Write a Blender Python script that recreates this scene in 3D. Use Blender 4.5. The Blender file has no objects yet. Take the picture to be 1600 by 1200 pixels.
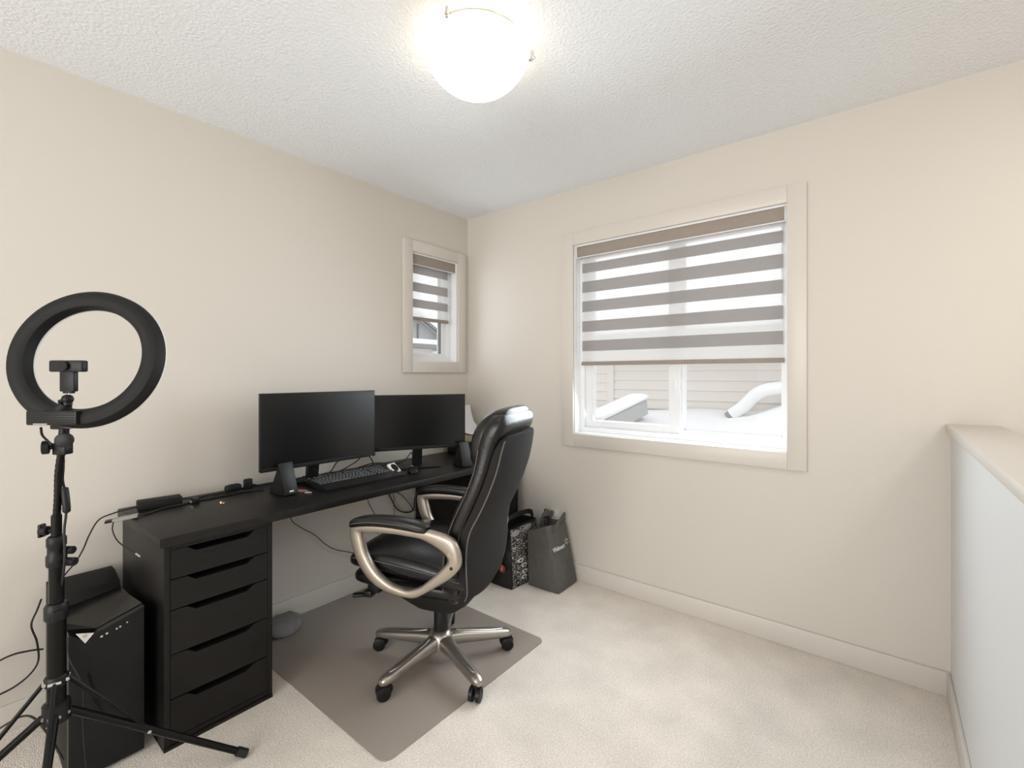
import bpy, bmesh, math, random
from mathutils import Vector, Matrix, noise
random.seed(7)
PI = math.pi
SC = bpy.context.scene
COL = SC.collection

# ------------------------------------------------------------------ camera
cam_d = bpy.data.cameras.new('camera')
cam_d.sensor_width = 36.0
cam_d.lens = 727.8 / 1600 * 36
cam_d.shift_y = -0.009
cam_d.clip_start = 0.02
cam_o = bpy.data.objects.new('camera', cam_d)
COL.objects.link(cam_o)
cam_o.location = (2.481, -2.555, 1.29)
cam_o.rotation_euler = (PI / 2, 0, 0.67585)
SC.camera = cam_o

# ------------------------------------------------------------------ world, exposure
SC.view_settings.view_transform = 'Standard'
SC.view_settings.look = 'None'
SC.view_settings.gamma = 1.0
SC.view_settings.use_curve_mapping = False
SC.view_settings.exposure = -0.07
w = bpy.data.worlds.new('overcast_sky')
SC.world = w
w.use_nodes = True
w.node_tree.nodes['Background'].inputs[0].default_value = (0.95, 0.975, 1.0, 1)
w.node_tree.nodes['Background'].inputs[1].default_value = 1.68
DOME_STRENGTH = 3.9
H = 2.469


def lamp(name, loc, size, power, col, rot=(0, 0, 0), spread=PI):
    d = bpy.data.lights.new(name, 'AREA')
    d.shape = 'RECTANGLE'
    d.size, d.size_y = size
    d.energy = power
    d.color = col
    d.spread = spread
    o = bpy.data.objects.new(name, d)
    COL.objects.link(o)
    o.location = loc
    o.rotation_euler = rot
    return o


# added fill lamp before the solid rear wall, unseen (behind the camera)
lamp('rear_fill', (2.4, -5.9, 1.35), (3.2, 2.0), 128, (1.0, 0.99, 0.975), (PI / 2, 0, 0))
# daylight at the two windows of the photo
lamp('window_daylight', (1.53, -0.06, 1.42), (1.12, 1.00), 18.0, (0.84, 0.93, 1.0), (-PI / 2 + 0.35, 0, 0), 2.6)
lamp('small_window_daylight', (0.03, -0.33, 1.75), (0.40, 0.70), 1.4, (0.86, 0.93, 1.0), (PI / 2, 0, -PI / 2), 2.6)
# hallway lamp over the stairs, right of the half wall
lamp('stair_lamp', (3.55, -1.0, 2.44), (0.35, 0.35), 10, (1.0, 0.93, 0.85), (0, 0, 0))


# ------------------------------------------------------------------ materials
def lin(c):
    return tuple((x / 12.92 if x <= 0.04045 else ((x + 0.055) / 1.055) ** 2.4) for x in c)


def rgb(r, g, b):
    return lin((r / 255, g / 255, b / 255)) + (1,)


def mat(name, col, rough=0.5, metal=0.0, bump=0.0, bscale=50.0, vary=0.0, vscale=8.0, spec=None, coat=0.0, stretch=None, bdist=0.002):
    m = bpy.data.materials.new(name)
    m.use_nodes = True
    nt = m.node_tree
    b = nt.nodes['Principled BSDF']
    b.inputs['Base Color'].default_value = col
    b.inputs['Roughness'].default_value = rough
    b.inputs['Metallic'].default_value = metal
    if spec is not None:
        b.inputs['Specular IOR Level'].default_value = spec
    if coat:
        b.inputs['Coat Weight'].default_value = coat
        b.inputs['Coat Roughness'].default_value = 0.15
    tc = nt.nodes.new('ShaderNodeTexCoord')
    src = tc.outputs['Object']
    if stretch:
        mp = nt.nodes.new('ShaderNodeMapping')
        mp.inputs['Scale'].default_value = stretch
        nt.links.new(src, mp.inputs['Vector'])
        src = mp.outputs['Vector']
    if bump:
        n = nt.nodes.new('ShaderNodeTexNoise')
        n.inputs['Scale'].default_value = bscale
        n.inputs['Detail'].default_value = 4
        nt.links.new(src, n.inputs['Vector'])
        bp = nt.nodes.new('ShaderNodeBump')
        bp.inputs['Strength'].default_value = bump
        bp.inputs['Distance'].default_value = bdist
        nt.links.new(n.outputs['Fac'], bp.inputs['Height'])
        nt.links.new(bp.outputs['Normal'], b.inputs['Normal'])
    if vary:
        n2 = nt.nodes.new('ShaderNodeTexNoise')
        n2.inputs['Scale'].default_value = vscale
        n2.inputs['Detail'].default_value = 3
        nt.links.new(src, n2.inputs['Vector'])
        r = nt.nodes.new('ShaderNodeValToRGB')
        r.color_ramp.elements[0].position = 0.3
        r.color_ramp.elements[1].position = 0.7
        r.color_ramp.elements[0].color = tuple(c * (1 - vary) for c in col[:3]) + (1,)
        r.color_ramp.elements[1].color = tuple(min(1, c * (1 + vary)) for c in col[:3]) + (1,)
        nt.links.new(n2.outputs['Fac'], r.inputs['Fac'])
        nt.links.new(r.outputs['Color'], b.inputs['Base Color'])
    return m


M = {}
M['wall'] = mat('wall_paint_cream', rgb(212, 206, 197), 0.55, bump=0.25, bscale=160, bdist=0.001)
M['wallwhite'] = mat('wall_paint_offwhite', rgb(220, 221, 221), 0.5, bump=0.2, bscale=160, bdist=0.001)
M['white'] = mat('trim_paint_cream', rgb(214, 208, 200), 0.35, bump=0.05, bscale=60)
M['vinyl'] = mat('window_vinyl_white', rgb(240, 242, 244), 0.3, bump=0.03, bscale=30)
M['ceiling'] = mat('ceiling_stipple', rgb(244, 247, 251), 0.9, bump=1.0, bscale=85, bdist=0.006)
M['carpet'] = mat('carpet_greige', rgb(238, 229, 218), 1.0, bump=1.0, bscale=260, vary=0.07, vscale=5, spec=0.05, bdist=0.006)
def speckle(m, amount, scale):
    nt = m.node_tree
    b = nt.nodes['Principled BSDF']
    src = b.inputs['Base Color'].links[0].from_socket
    tc = nt.nodes.new('ShaderNodeTexCoord')
    n = nt.nodes.new('ShaderNodeTexNoise')
    n.inputs['Scale'].default_value = scale
    n.inputs['Detail'].default_value = 2
    nt.links.new(tc.outputs['Object'], n.inputs['Vector'])
    mr = nt.nodes.new('ShaderNodeMapRange')
    mr.inputs[1].default_value, mr.inputs[2].default_value = 0.3, 0.7
    mr.inputs[3].default_value, mr.inputs[4].default_value = 1 - amount, 1 + amount
    nt.links.new(n.outputs['Fac'], mr.inputs[0])
    mx = nt.nodes.new('ShaderNodeVectorMath')
    mx.operation = 'SCALE'
    nt.links.new(src, mx.inputs[0])
    nt.links.new(mr.outputs[0], mx.inputs['Scale'])
    nt.links.new(mx.outputs[0], b.inputs['Base Color'])


speckle(M['carpet'], 0.14, 170)
M['blackwood'] = mat('black_brown_wood', rgb(23, 21, 20), 0.42, bump=0.25, bscale=30, vary=0.25, vscale=18, stretch=(6, 1, 6), bdist=0.001, spec=0.3)
M['blackfoil'] = mat('black_brown_foil', rgb(20, 18, 17), 0.45, bump=0.15, bscale=40, vary=0.2, vscale=20, stretch=(1, 1, 6), bdist=0.001, spec=0.3)
M['void'] = mat('unlit_drawer_inside', rgb(14, 14, 14), 0.8, bump=0.05)
M['plastic'] = mat('black_plastic', rgb(22, 22, 23), 0.42, bump=0.08, bscale=200, spec=0.3)
M['plastic_matte'] = mat('black_matte_plastic', rgb(19, 18, 17), 0.62, bump=0.1, bscale=220, spec=0.3)
M['screen'] = mat('switched_off_screen', rgb(10, 10, 11), 0.28, bump=0.02, bscale=300)
M['rubber'] = mat('black_rubber', rgb(20, 20, 20), 0.6, bump=0.05)
M['leather'] = mat('black_bonded_leather', rgb(18, 17, 18), 0.28, bump=0.35, bscale=70, bdist=0.0025, spec=0.45)
M['mesh'] = mat('charcoal_mesh_fabric', rgb(40, 38, 37), 0.85, bump=0.4, bscale=500, spec=0.2)
M['piping'] = mat('grey_piping_thread', rgb(98, 94, 90), 0.6, bump=0.1)
M['silver'] = mat('champagne_silver_paint', rgb(176, 166, 154), 0.36, metal=0.75, bump=0.05, bscale=200)
M['base'] = mat('satin_silver_metal', rgb(170, 164, 157), 0.3, metal=0.85, bump=0.05, bscale=200)
M['steel'] = mat('bright_steel', rgb(205, 205, 205), 0.25, metal=1.0, bump=0.02)
M['brass'] = mat('polished_brass', rgb(210, 170, 110), 0.25, metal=1.0, bump=0.02)
M['diffuser'] = mat('white_acrylic', rgb(235, 235, 235), 0.4, bump=0.02)
M['stand'] = mat('black_anodised_tube', rgb(24, 23, 23), 0.3, metal=0.5, bump=0.04, spec=0.3)
M['key'] = mat('keycap_black', rgb(40, 40, 41), 0.45, bump=0.05)
M['greyfab'] = mat('charcoal_nonwoven_fabric', rgb(96, 94, 92), 0.9, bump=0.35, bscale=240, spec=0.1, vary=0.08, vscale=30)
M['print'] = mat('white_print', rgb(226, 222, 216), 0.6, bump=0.02)
M['greyprint'] = mat('grey_print', rgb(150, 147, 142), 0.6, bump=0.02)
M['red'] = mat('red_print', rgb(150, 60, 50), 0.55, bump=0.02)
M['card'] = mat('orange_brown_card', rgb(176, 116, 92), 0.7, bump=0.03)
M['paper'] = mat('white_paper', rgb(236, 236, 240), 0.7, bump=0.03)
M['beige'] = mat('beige_plastic', rgb(196, 182, 160), 0.6, bump=0.03)
M['valance'] = mat('taupe_fabric', rgb(158, 147, 138), 0.85, bump=0.4, bscale=300, vary=0.06, vscale=60, stretch=(1, 1, 5))
M['siding'] = mat('vinyl_siding_cream', rgb(221, 215, 208), 0.6, bump=0.1, bscale=60, stretch=(1, 1, 8))
M['snow'] = mat('fresh_snow', rgb(238, 239, 240), 0.9, bump=0.5, bscale=6, bdist=0.02)
M['gable'] = mat('grey_gable_boards', rgb(182, 182, 184), 0.7, bump=0.2, bscale=10)
M['fascia'] = mat('dark_fascia', rgb(126, 126, 126), 0.6, bump=0.05)
M['metalgrey'] = mat('galvanised_flashing', rgb(178, 180, 178), 0.5, bump=0.1)
M['bundle'] = mat('grey_cloth', rgb(138, 136, 134), 0.95, bump=0.5, bscale=60, vary=0.1, vscale=30)


def emit_mat(name, col, s):
    m = bpy.data.materials.new(name)
    m.use_nodes = True
    b = m.node_tree.nodes['Principled BSDF']
    b.inputs['Base Color'].default_value = col
    b.inputs['Emission Color'].default_value = col
    b.inputs['Emission Strength'].default_value = s
    return m


M['dome'] = emit_mat('lit_frosted_glass', (1.0, 0.88, 0.70, 1), DOME_STRENGTH)


def mix_transparent(name, col, alpha, rough=0.1, translucent=False, bump=0.0):
    m = bpy.data.materials.new(name)
    m.use_nodes = True
    nt = m.node_tree
    nt.nodes.clear()
    out = nt.nodes.new('ShaderNodeOutputMaterial')
    mix = nt.nodes.new('ShaderNodeMixShader')
    tr = nt.nodes.new('ShaderNodeBsdfTransparent')
    mix.inputs[0].default_value = alpha
    if translucent:
        a = nt.nodes.new('ShaderNodeBsdfDiffuse')
        a.inputs[0].default_value = col
        t = nt.nodes.new('ShaderNodeBsdfTranslucent')
        t.inputs[0].default_value = col
        add = nt.nodes.new('ShaderNodeMixShader')
        add.inputs[0].default_value = 0.5
        nt.links.new(a.outputs[0], add.inputs[1])
        nt.links.new(t.outputs[0], add.inputs[2])
        s = add
    else:
        s = nt.nodes.new('ShaderNodeBsdfPrincipled')
        s.inputs['Base Color'].default_value = col
        s.inputs['Roughness'].default_value = rough
        if bump:
            n = nt.nodes.new('ShaderNodeTexNoise')
            n.inputs['Scale'].default_value = 90
            tc = nt.nodes.new('ShaderNodeTexCoord')
            nt.links.new(tc.outputs['Object'], n.inputs['Vector'])
            bp = nt.nodes.new('ShaderNodeBump')
            bp.inputs['Strength'].default_value = bump
            bp.inputs['Distance'].default_value = 0.002
            nt.links.new(n.outputs['Fac'], bp.inputs['Height'])
            nt.links.new(bp.outputs['Normal'], s.inputs['Normal'])
    nt.links.new(tr.outputs[0], mix.inputs[1])
    nt.links.new(s.outputs[0], mix.inputs[2])
    nt.links.new(mix.outputs[0], out.inputs['Surface'])
    return m


M['glass'] = mix_transparent('window_glass', (1, 1, 1, 1), 0.06, 0.02)
M['mat'] = mix_transparent('grey_tinted_vinyl', rgb(176, 165, 155), 0.48, 0.42, bump=0.3)
M['opaque_band'] = mix_transparent('blind_opaque_weave', rgb(192, 189, 188), 0.90, translucent=True)
M['sheer_band'] = mix_transparent('blind_sheer_weave', rgb(250, 250, 250), 0.42, translucent=True)


def streaks():
    """black carrier-bag film with rows of white print"""
    m = bpy.data.materials.new('black_bag_with_white_print')
    m.use_nodes = True
    nt = m.node_tree
    b = nt.nodes['Principled BSDF']
    b.inputs['Roughness'].default_value = 0.45
    tc = nt.nodes.new('ShaderNodeTexCoord')
    mp = nt.nodes.new('ShaderNodeMapping')
    mp.inputs['Rotation'].default_value = (0.5, 0, 0)
    mp.inputs['Scale'].default_value = (60, 80, 240)
    n = nt.nodes.new('ShaderNodeTexNoise')
    n.inputs['Scale'].default_value = 1.0
    n.inputs['Detail'].default_value = 1
    r = nt.nodes.new('ShaderNodeValToRGB')
    r.color_ramp.elements[0].position = 0.55
    r.color_ramp.elements[0].color = rgb(20, 20, 20)
    r.color_ramp.elements[1].position = 0.60
    r.color_ramp.elements[1].color = rgb(190, 186, 180)
    nt.links.new(tc.outputs['Object'], mp.inputs['Vector'])
    nt.links.new(mp.outputs['Vector'], n.inputs['Vector'])
    nt.links.new(n.outputs['Fac'], r.inputs['Fac'])
    nt.links.new(r.outputs['Color'], b.inputs['Base Color'])
    return m


M['streaks'] = streaks()
M['bagblack'] = mat('black_bag_film', rgb(20, 20, 21), 0.4, bump=0.4, bscale=25, bdist=0.004)


# ------------------------------------------------------------------ mesh helpers
class B:
    def __init__(s):
        s.bm = bmesh.new()

    def box(s, x0, x1, y0, y1, z0, z1, bev=0.0, seg=2, mx=None):
        vs = [s.bm.verts.new((x, y, z)) for x in (x0, x1) for y in (y0, y1) for z in (z0, z1)]
        F = [(0, 1, 3, 2), (4, 6, 7, 5), (0, 4, 5, 1), (2, 3, 7, 6), (0, 2, 6, 4), (1, 5, 7, 3)]
        fs = [s.bm.faces.new([vs[i] for i in f]) for f in F]
        if mx:
            for v in vs:
                v.co = mx @ v.co
        if bev:
            es = list({e for f in fs for e in f.edges})
            bmesh.ops.bevel(s.bm, geom=es, offset=bev, segments=seg, profile=0.5, affect='EDGES')
        return s

    def prism(s, pts, axis, a0, a1, bev=0.0, seg=2, mx=None):
        """pts 2D polygon; axis 'x': pts=(y,z); 'y': pts=(x,z); 'z': pts=(x,y)"""
        def P(p, a):
            if axis == 'x': return Vector((a, p[0], p[1]))
            if axis == 'y': return Vector((p[0], a, p[1]))
            return Vector((p[0], p[1], a))
        A = [s.bm.verts.new(P(p, a0)) for p in pts]
        C = [s.bm.verts.new(P(p, a1)) for p in pts]
        fs = [s.bm.faces.new(A), s.bm.faces.new(C[::-1])]
        n = len(pts)
        for i in range(n):
            fs.append(s.bm.faces.new([A[i], C[i], C[(i + 1) % n], A[(i + 1) % n]]))
        if mx:
            for v in A + C:
                v.co = mx @ v.co
        if bev:
            es = [e for e in set(fs[0].edges) | set(fs[1].edges)]
            bmesh.ops.bevel(s.bm, geom=es, offset=bev, segments=seg, profile=0.5, affect='EDGES')
        return s

    def rings(s, R, cap=True, closed=False):
        rr = [[s.bm.verts.new(p) for p in r] for r in R]
        n = len(rr[0])
        m = len(rr)
        for i in range(m if closed else m - 1):
            a, b = rr[i], rr[(i + 1) % m]
            for j in range(n):
                s.bm.faces.new([a[j], a[(j + 1) % n], b[(j + 1) % n], b[j]])
        if cap and not closed:
            s.bm.faces.new(rr[0][::-1])
            s.bm.faces.new(rr[-1])
        return s

    def tube(s, pts, r, n=10, closed=False, cap=True):
        pts = [Vector(p) for p in pts]
        m = len(pts)
        rs = r if isinstance(r, (list, tuple)) else [r] * m
        up = Vector((0.13, 0.21, 0.97)).normalized()
        R = []
        nrm = None
        for i, p in enumerate(pts):
            if closed:
                t = pts[(i + 1) % m] - pts[i - 1]
            else:
                t = pts[min(i + 1, m - 1)] - pts[max(i - 1, 0)]
            t = t.normalized() if t.length > 1e-9 else Vector((0, 0, 1))
            if nrm is None:
                nrm = t.cross(up)
                if nrm.length < 1e-3:
                    nrm = t.cross(Vector((1, 0, 0)))
            nrm = (nrm - t * nrm.dot(t)).normalized()
            b = t.cross(nrm)
            R.append([p + (nrm * math.cos(2 * PI * k / n) + b * math.sin(2 * PI * k / n)) * rs[i] for k in range(n)])
        return s.rings(R, cap, closed)

    def lathe(s, prof, c=(0, 0, 0), n=24, mx=None, cap=True):
        """prof: list of (r,z)"""
        c = Vector(c)
        R = []
        for r, z in prof:
            ring = [Vector((max(r, 1e-4) * math.cos(2 * PI * k / n), max(r, 1e-4) * math.sin(2 * PI * k / n), z)) for k in range(n)]
            R.append([c + ((mx @ v) if mx else v) for v in ring])
        return s.rings(R, cap)

    def loft(s, secs, n=28):
        """secs: (center, u, a, v, b, exponent)"""
        R = []
        for c, u, a, v, b, e in secs:
            c, u, v = Vector(c), Vector(u), Vector(v)
            ring = []
            for k in range(n):
                t = 2 * PI * (k + .5) / n
                ct, st = math.cos(t), math.sin(t)
                ring.append(c + u * a * math.copysign(abs(ct) ** (2 / e), ct) + v * b * math.copysign(abs(st) ** (2 / e), st))
            R.append(ring)
        return s.rings(R)

    def ico(s, c, r, sc=(1, 1, 1), sub=2):
        bmesh.ops.create_icosphere(s.bm, subdivisions=sub, radius=1, matrix=Matrix.Translation(c) @ Matrix.Diagonal((r * sc[0], r * sc[1], r * sc[2], 1)))
        return s


def obj(name, b, m, parent=None, smooth=None, mx=None, sub=0):
    bm = b.bm
    bmesh.ops.recalc_face_normals(bm, faces=bm.faces)
    me = bpy.data.meshes.new(name)
    bm.to_mesh(me)
    bm.free()
    o = bpy.data.objects.new(name, me)
    COL.objects.link(o)
    ms = m if isinstance(m, (list, tuple)) else [m]
    for x in ms:
        me.materials.append(M[x])
    if smooth is not None:
        ang = math.radians(smooth)
        me.polygons.foreach_set('use_smooth', [True] * len(me.polygons))
        try:
            me.set_sharp_from_angle(angle=ang)
        except Exception:
            pass
    if parent:
        o.parent = parent
    if mx is not None:
        o.matrix_local = mx
    if sub:
        md = o.modifiers.new('smooth', 'SUBSURF')
        md.levels = md.render_levels = sub
    return o


def thing(name, label, cat, loc=(0, 0, 0), rz=0.0, group=None):
    o = bpy.data.objects.new(name, None)
    o.empty_display_size = 0.05
    COL.objects.link(o)
    o.location = loc
    o.rotation_euler = (0, 0, rz)
    return tag(o, label, cat, group)


def tag(o, label, cat, group=None, kind=None):
    o['label'] = label
    o['category'] = cat
    if group: o['group'] = group
    if kind: o['kind'] = kind
    return o


def struct(name, b, m, parent=None, smooth=None):
    o = obj(name, b, m, parent, smooth)
    if parent is None:
        o['kind'] = 'structure'
    return o


def smoothpath(pts, k=6, closed=False):
    pts = [Vector(p) for p in pts]
    n = len(pts)
    out = []
    rng = range(n) if closed else range(n - 1)
    for i in rng:
        if closed:
            p0, p1, p2, p3 = pts[i - 1], pts[i], pts[(i + 1) % n], pts[(i + 2) % n]
        else:
            p0, p1, p2, p3 = pts[max(i - 1, 0)], pts[i], pts[i + 1], pts[min(i + 2, n - 1)]
        for j in range(k):
            t = j / k
            out.append(0.5 * ((2 * p1) + (-p0 + p2) * t + (2 * p0 - 5 * p1 + 4 * p2 - p3) * t * t + (-p0 + 3 * p1 - 3 * p2 + p3) * t ** 3))
    if not closed:
        out.append(pts[-1])
    return out


def cable(name, pts, r, label=None, parent=None, m='rubber', cat='cable', k=6, group=None):
    o = obj(name, B().tube(smoothpath(pts, k), r, 8), m, parent, 60)
    if label:
        tag(o, label, cat, group)
    return o


def text_mesh(name, body, size, origin, right, up, depth, m, parent, bold=0.0, squeeze=1.0):
    cu = bpy.data.curves.new(name, 'FONT')
    cu.body = body
    cu.size = size
    cu.extrude = depth
    cu.offset = bold
    cu.resolution_u = 3
    t = bpy.data.objects.new(name, cu)
    COL.objects.link(t)
    me = bpy.data.meshes.new_from_object(t)
    bpy.data.objects.remove(t)
    right, up = Vector(right).normalized(), Vector(up).normalized()
    nz = right.cross(up).normalized()
    up = nz.cross(right)
    R = Matrix((right * squeeze, up, nz)).transposed()
    me.transform(Matrix.Translation(origin) @ R.to_4x4())
    me.materials.clear()
    me.materials.append(M[m])
    o = bpy.data.objects.new(name, me)
    COL.objects.link(o)
    o.parent = parent
    return o


# ------------------------------------------------------------------ the room
XR, YR = 4.3, -6.0           # far right wall, rear wall
T = 0.16
wx0, wx1, wz0, wz1 = 0.940, 2.117, 0.920, 2.108      # big window opening
sy0, sy1, sz0, sz1 = -0.540, -0.114, 1.380, 2.118    # small window opening

struct('floor', B().box(-T, XR, YR, T, -0.12, 0), 'carpet')
struct('ceiling', B().box(-T, XR, YR, T, H, H + 0.12), 'ceiling')
wb = B()
wb.box(-T, wx0, 0, T, 0, H).box(wx1, XR, 0, T, 0, H).box(wx0, wx1, 0, T, 0, wz0).box(wx0, wx1, 0, T, wz1, H)
struct('wall_back', wb, 'wall')
wl = B()
wl.box(-T, 0, YR, sy0, 0, H).box(-T, 0, sy1, 0, 0, H).box(-T, 0, sy0, sy1, 0, sz0).box(-T, 0, sy0, sy1, sz1, H)
struct('wall_left', wl, 'wall')
struct('wall_right', B().box(XR, XR + T, YR, T, 0, H), 'wall')
struct('wall_rear', B().box(-T, XR + T, YR - T, YR, 0, H), 'wall')
w3 = bpy.data.objects.new('rear_fill_frame', None)  # frame added around the rear fill lamp, out of view; no opening behind it
COL.objects.link(w3)
w3['kind'] = 'structure'
f3 = B()
f3.box(.72, .80, YR, YR + .06, .27, 2.43).box(4.0, 4.08, YR, YR + .06, .27, 2.43).box(2.36, 2.44, YR, YR + .06, .35, 2.35)
f3.box(.80, 4.0, YR, YR + .06, .27, .35).box(.80, 4.0, YR, YR + .06, 2.35, 2.43)
obj('window_frame', f3, 'white', w3)
# half wall along the stairs, with its painted cap
struct('wall_half', B().box(2.685, 2.815, -3.6, 0, 0, 1.062), 'wallwhite')
struct('trim_1', B().box(2.669, 2.831, -3.62, -0.0005, 1.062, 1.093, bev=0.004), 'white', smooth=40)
BH = 0.098
struct('baseboard_back', B().box(0.0, 2.685, -0.013, 0, 0, BH, bev=0.003), 'white', smooth=40)
struct('baseboard_left', B().box(0.0, 0.013, YR, 0, 0, BH, bev=0.003), 'white', smooth=40)
struct('baseboard_right', B().box(2.672, 2.685, -3.6, -0.013, 0, BH, bev=0.003), 'white', smooth=40)


def casing(name, axis, a0, a1, z0, z1, o, wd=0.080, t=0.018):
    """flat picture-frame casing around an opening; axis 'y' -> on the back wall, 'x' -> on the left wall"""
    def bx(b, u0, u1, v0, v1):
        if axis == 'y': b.box(u0, u1, -t, 0, v0, v1, bev=0.002)
        else: b.box(0, t, u0, u1, v0, v1, bev=0.002)
    b = B()
    bx(b, a0 - wd, a0, z0 - wd, z1 + wd)
    bx(b, a1, a1 + wd, z0 - wd, z1 + wd)
    bx(b, a0, a1, z1, z1 + wd)
    bx(b, a0, a1, z0 - wd, z0)
    return obj(name, b, 'white', o, 40)


# big window: vinyl slider
w1 = bpy.data.objects.new('window_1', None)
COL.objects.link(w1)
w1['kind'] = 'structure'
casing('casing', 'y', wx0, wx1, wz0, wz1, w1)
jb = B()
jt = 0.006
jb.box(wx0, wx0 + jt, 0.0, T, wz0, wz1).box(wx1 - jt, wx1, 0.0, T, wz0, wz1)
jb.box(wx0 + jt, wx1 - jt, 0.0, T, wz0, wz0 + jt).box(wx0 + jt, wx1 - jt, 0.0, T, wz1 - jt, wz1)
obj('jamb', jb, 'vinyl', w1)
fr = B()
FX0, FX1, FZ0, FZ1 = wx0 + jt, wx1 - jt, wz0 + jt, wz1 - jt
y0, y1 = 0.065, 0.15
fr.box(FX0, FX0 + .030, y0, y1, FZ0, FZ1).box(FX1 - .022, FX1, y0, y1, FZ0, FZ1)
fr.box(FX0 + .030, FX1 - .022, y0, y1, FZ0, FZ0 + .030).box(FX0 + .030, FX1 - .022, y0, y1, FZ1 - .030, FZ1)
obj('window_frame', fr, 'vinyl', w1, 40)


def sash(x0, x1, z0, z1, ya, yb, wl_, wr_, wb_, wt_):
    s = B()
    s.box(x0, x0 + wl_, ya, yb, z0, z1).box(x1 - wr_, x1, ya, yb, z0, z1)
    s.box(x0 + wl_, x1 - wr_, ya, yb, z0, z0 + wb_).box(x0 + wl_, x1 - wr_, ya, yb, z1 - wt_, z1)
    # thin glazing bead
    q = 0.005
    s.box(x0 + wl_, x0 + wl_ + q, ya + .012, yb, z0 + wb_, z1 - wt_).box(x1 - wr_ - q, x1 - wr_, ya + .012, yb, z0 + wb_, z1 - wt_)
    s.box(x0 + wl_, x1 - wr_, ya + .012, yb, z0 + wb_, z0 + wb_ + q)
    o = obj('sash', s, 'vinyl', w1, 40)
    obj('pane', B().box(x0 + wl_ + q, x1 - wr_ - q, ya + .022, ya + .026, z0 + wb_ + q, z1 - wt_), 'glass', o)
    return o


sash(FX0 + .0305, 1.578, FZ0 + .0305, FZ1 - .0305, .082, .112, .052, .062, .042, .040)
sash(1.535, FX1 - .0225, FZ0 + .0305, FZ1 - .0305, .114, .144, .055, .012, .020, .030)
lt = B().box(1.548, 1.566, .068, .084, 1.18, 1.27, bev=.006).box(1.553, 1.561, .056, .070, 1.20, 1.25, bev=.003)
obj('latch', lt, 'vinyl', w1, 40)

# small window
w2 = bpy.data.objects.new('window_2', None)
COL.objects.link(w2)
w2['kind'] = 'structure'
casing('casing', 'x', sy0, sy1, sz0, sz1, w2, wd=0.075)
jb = B()
jb.box(-T, 0, sy0, sy0 + jt, sz0, sz1).box(-T, 0, sy1 - jt, sy1, sz0, sz1).box(-T, 0, sy0 + jt, sy1 - jt, sz0, sz0 + jt).box(-T, 0, sy0 + jt, sy1 - jt, sz1 - jt, sz1)
obj('jamb', jb, 'vinyl', w2)
f2 = B()
a0, a1, c0, c1 = sy0 + jt, sy1 - jt, sz0 + jt, sz1 - jt
f2.box(-.15, -.065, a0, a0 + .03, c0, c1).box(-.15, -.065, a1 - .03, a1, c0, c1)
f2.box(-.15, -.065, a0 + .03, a1 - .03, c0, c0 + .03).box(-.15, -.065, a0 + .03, a1 - .03, c1 - .03, c1)
obj('window_frame', f2, 'vinyl', w2, 40)
s2 = B()
b0, b1, d0, d1 = a0 + .028, a1 - .028, c0 + .028, c1 - .028
s2.box(-.125, -.085, b0 + .002, b0 + .04, d0 + .002, d1 - .002).box(-.125, -.085, b1 - .05, b1 - .002, d0 + .002, d1 - .002)
s2.box(-.125, -.085, b0 + .04, b1 - .05, d0 + .002, d0 + .03).box(-.125, -.085, b0 + .04, b1 - .05, d1 - .03, d1 - .002)
so = obj('sash', s2, 'vinyl', w2, 40)
obj('pane', B().box(-.110, -.106, b0 + .04, b1 - .05, d0 + .03, d1 - .03), 'glass', so)
obj('weatherstrip', B().box(-.104, -.084, b1 - .062, b1 - .05, d0 + .03, d1 - .03), 'fascia', so)


# ------------------------------------------------------------------ roller blinds
def blind(label, axis, u0, u1, ztop, zval, zbot, bands, off, side):
    """zebra blind. axis 'y': hangs at y=off in the back wall; 'x': at x=-off in the left wall"""
    t = thing('roller_blind', label, 'blind', group='zebra roller blinds')

    def bx(b, a, c, d0, d1, z0, z1, bev=0.0):
        if axis == 'y': b.box(a, c, d0, d1, z0, z1, bev=bev)
        else: b.box(-d1, -d0, a, c, z0, z1, bev=bev)
        return b
    v = bx(B(), u0, u1, off - .028, off - .022, zval, ztop - .004, .002)
    obj('valance', v, 'valance', t, 40)
    c = B()
    bx(c, u0 - .006, u0, off - .032, off + .03, zval - .003, ztop, .002)
    bx(c, u1, u1 + .006, off - .032, off + .03, zval - .003, ztop, .002)
    bx(c, u0, u1, off - .034, off + .03, ztop - .004, ztop)
    bx(c, u0, u1, off - .034, off - .026, zval - .004, zval)
    obj('headrail', c, 'vinyl', t, 40)
    ro = B()
    if axis == 'y': ro.tube([(u0, off, zval + .022), (u1, off, zval + .022)], .018, 16)
    else: ro.tube([(-off, u0, zval + .022), (-off, u1, zval + .022)], .018, 16)
    obj('roller_tube', ro, 'valance', t, 50)
    fu0, fu1 = side
    op, sh = B(), B()
    z = zval + .01
    for (zt, zb) in bands:
        bx(op, fu0, fu1, off, off + .0012, zb, zt)
        if z - zt > .004: bx(sh, fu0, fu1, off, off + .0012, zt, z)
        z = zb
    if z - zbot > .02: bx(sh, fu0, fu1, off, off + .0012, zbot + .02, z)
    obj('opaque_bands', op, 'opaque_band', t)
    obj('sheer_bands', sh, 'sheer_band', t)
    r = bx(B(), fu0 - .004, fu1 + .004, off - .008, off + .010, zbot, zbot + .024, .004)
    obj('bottom_rail', r, 'valance', t, 40)
    return t


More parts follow.
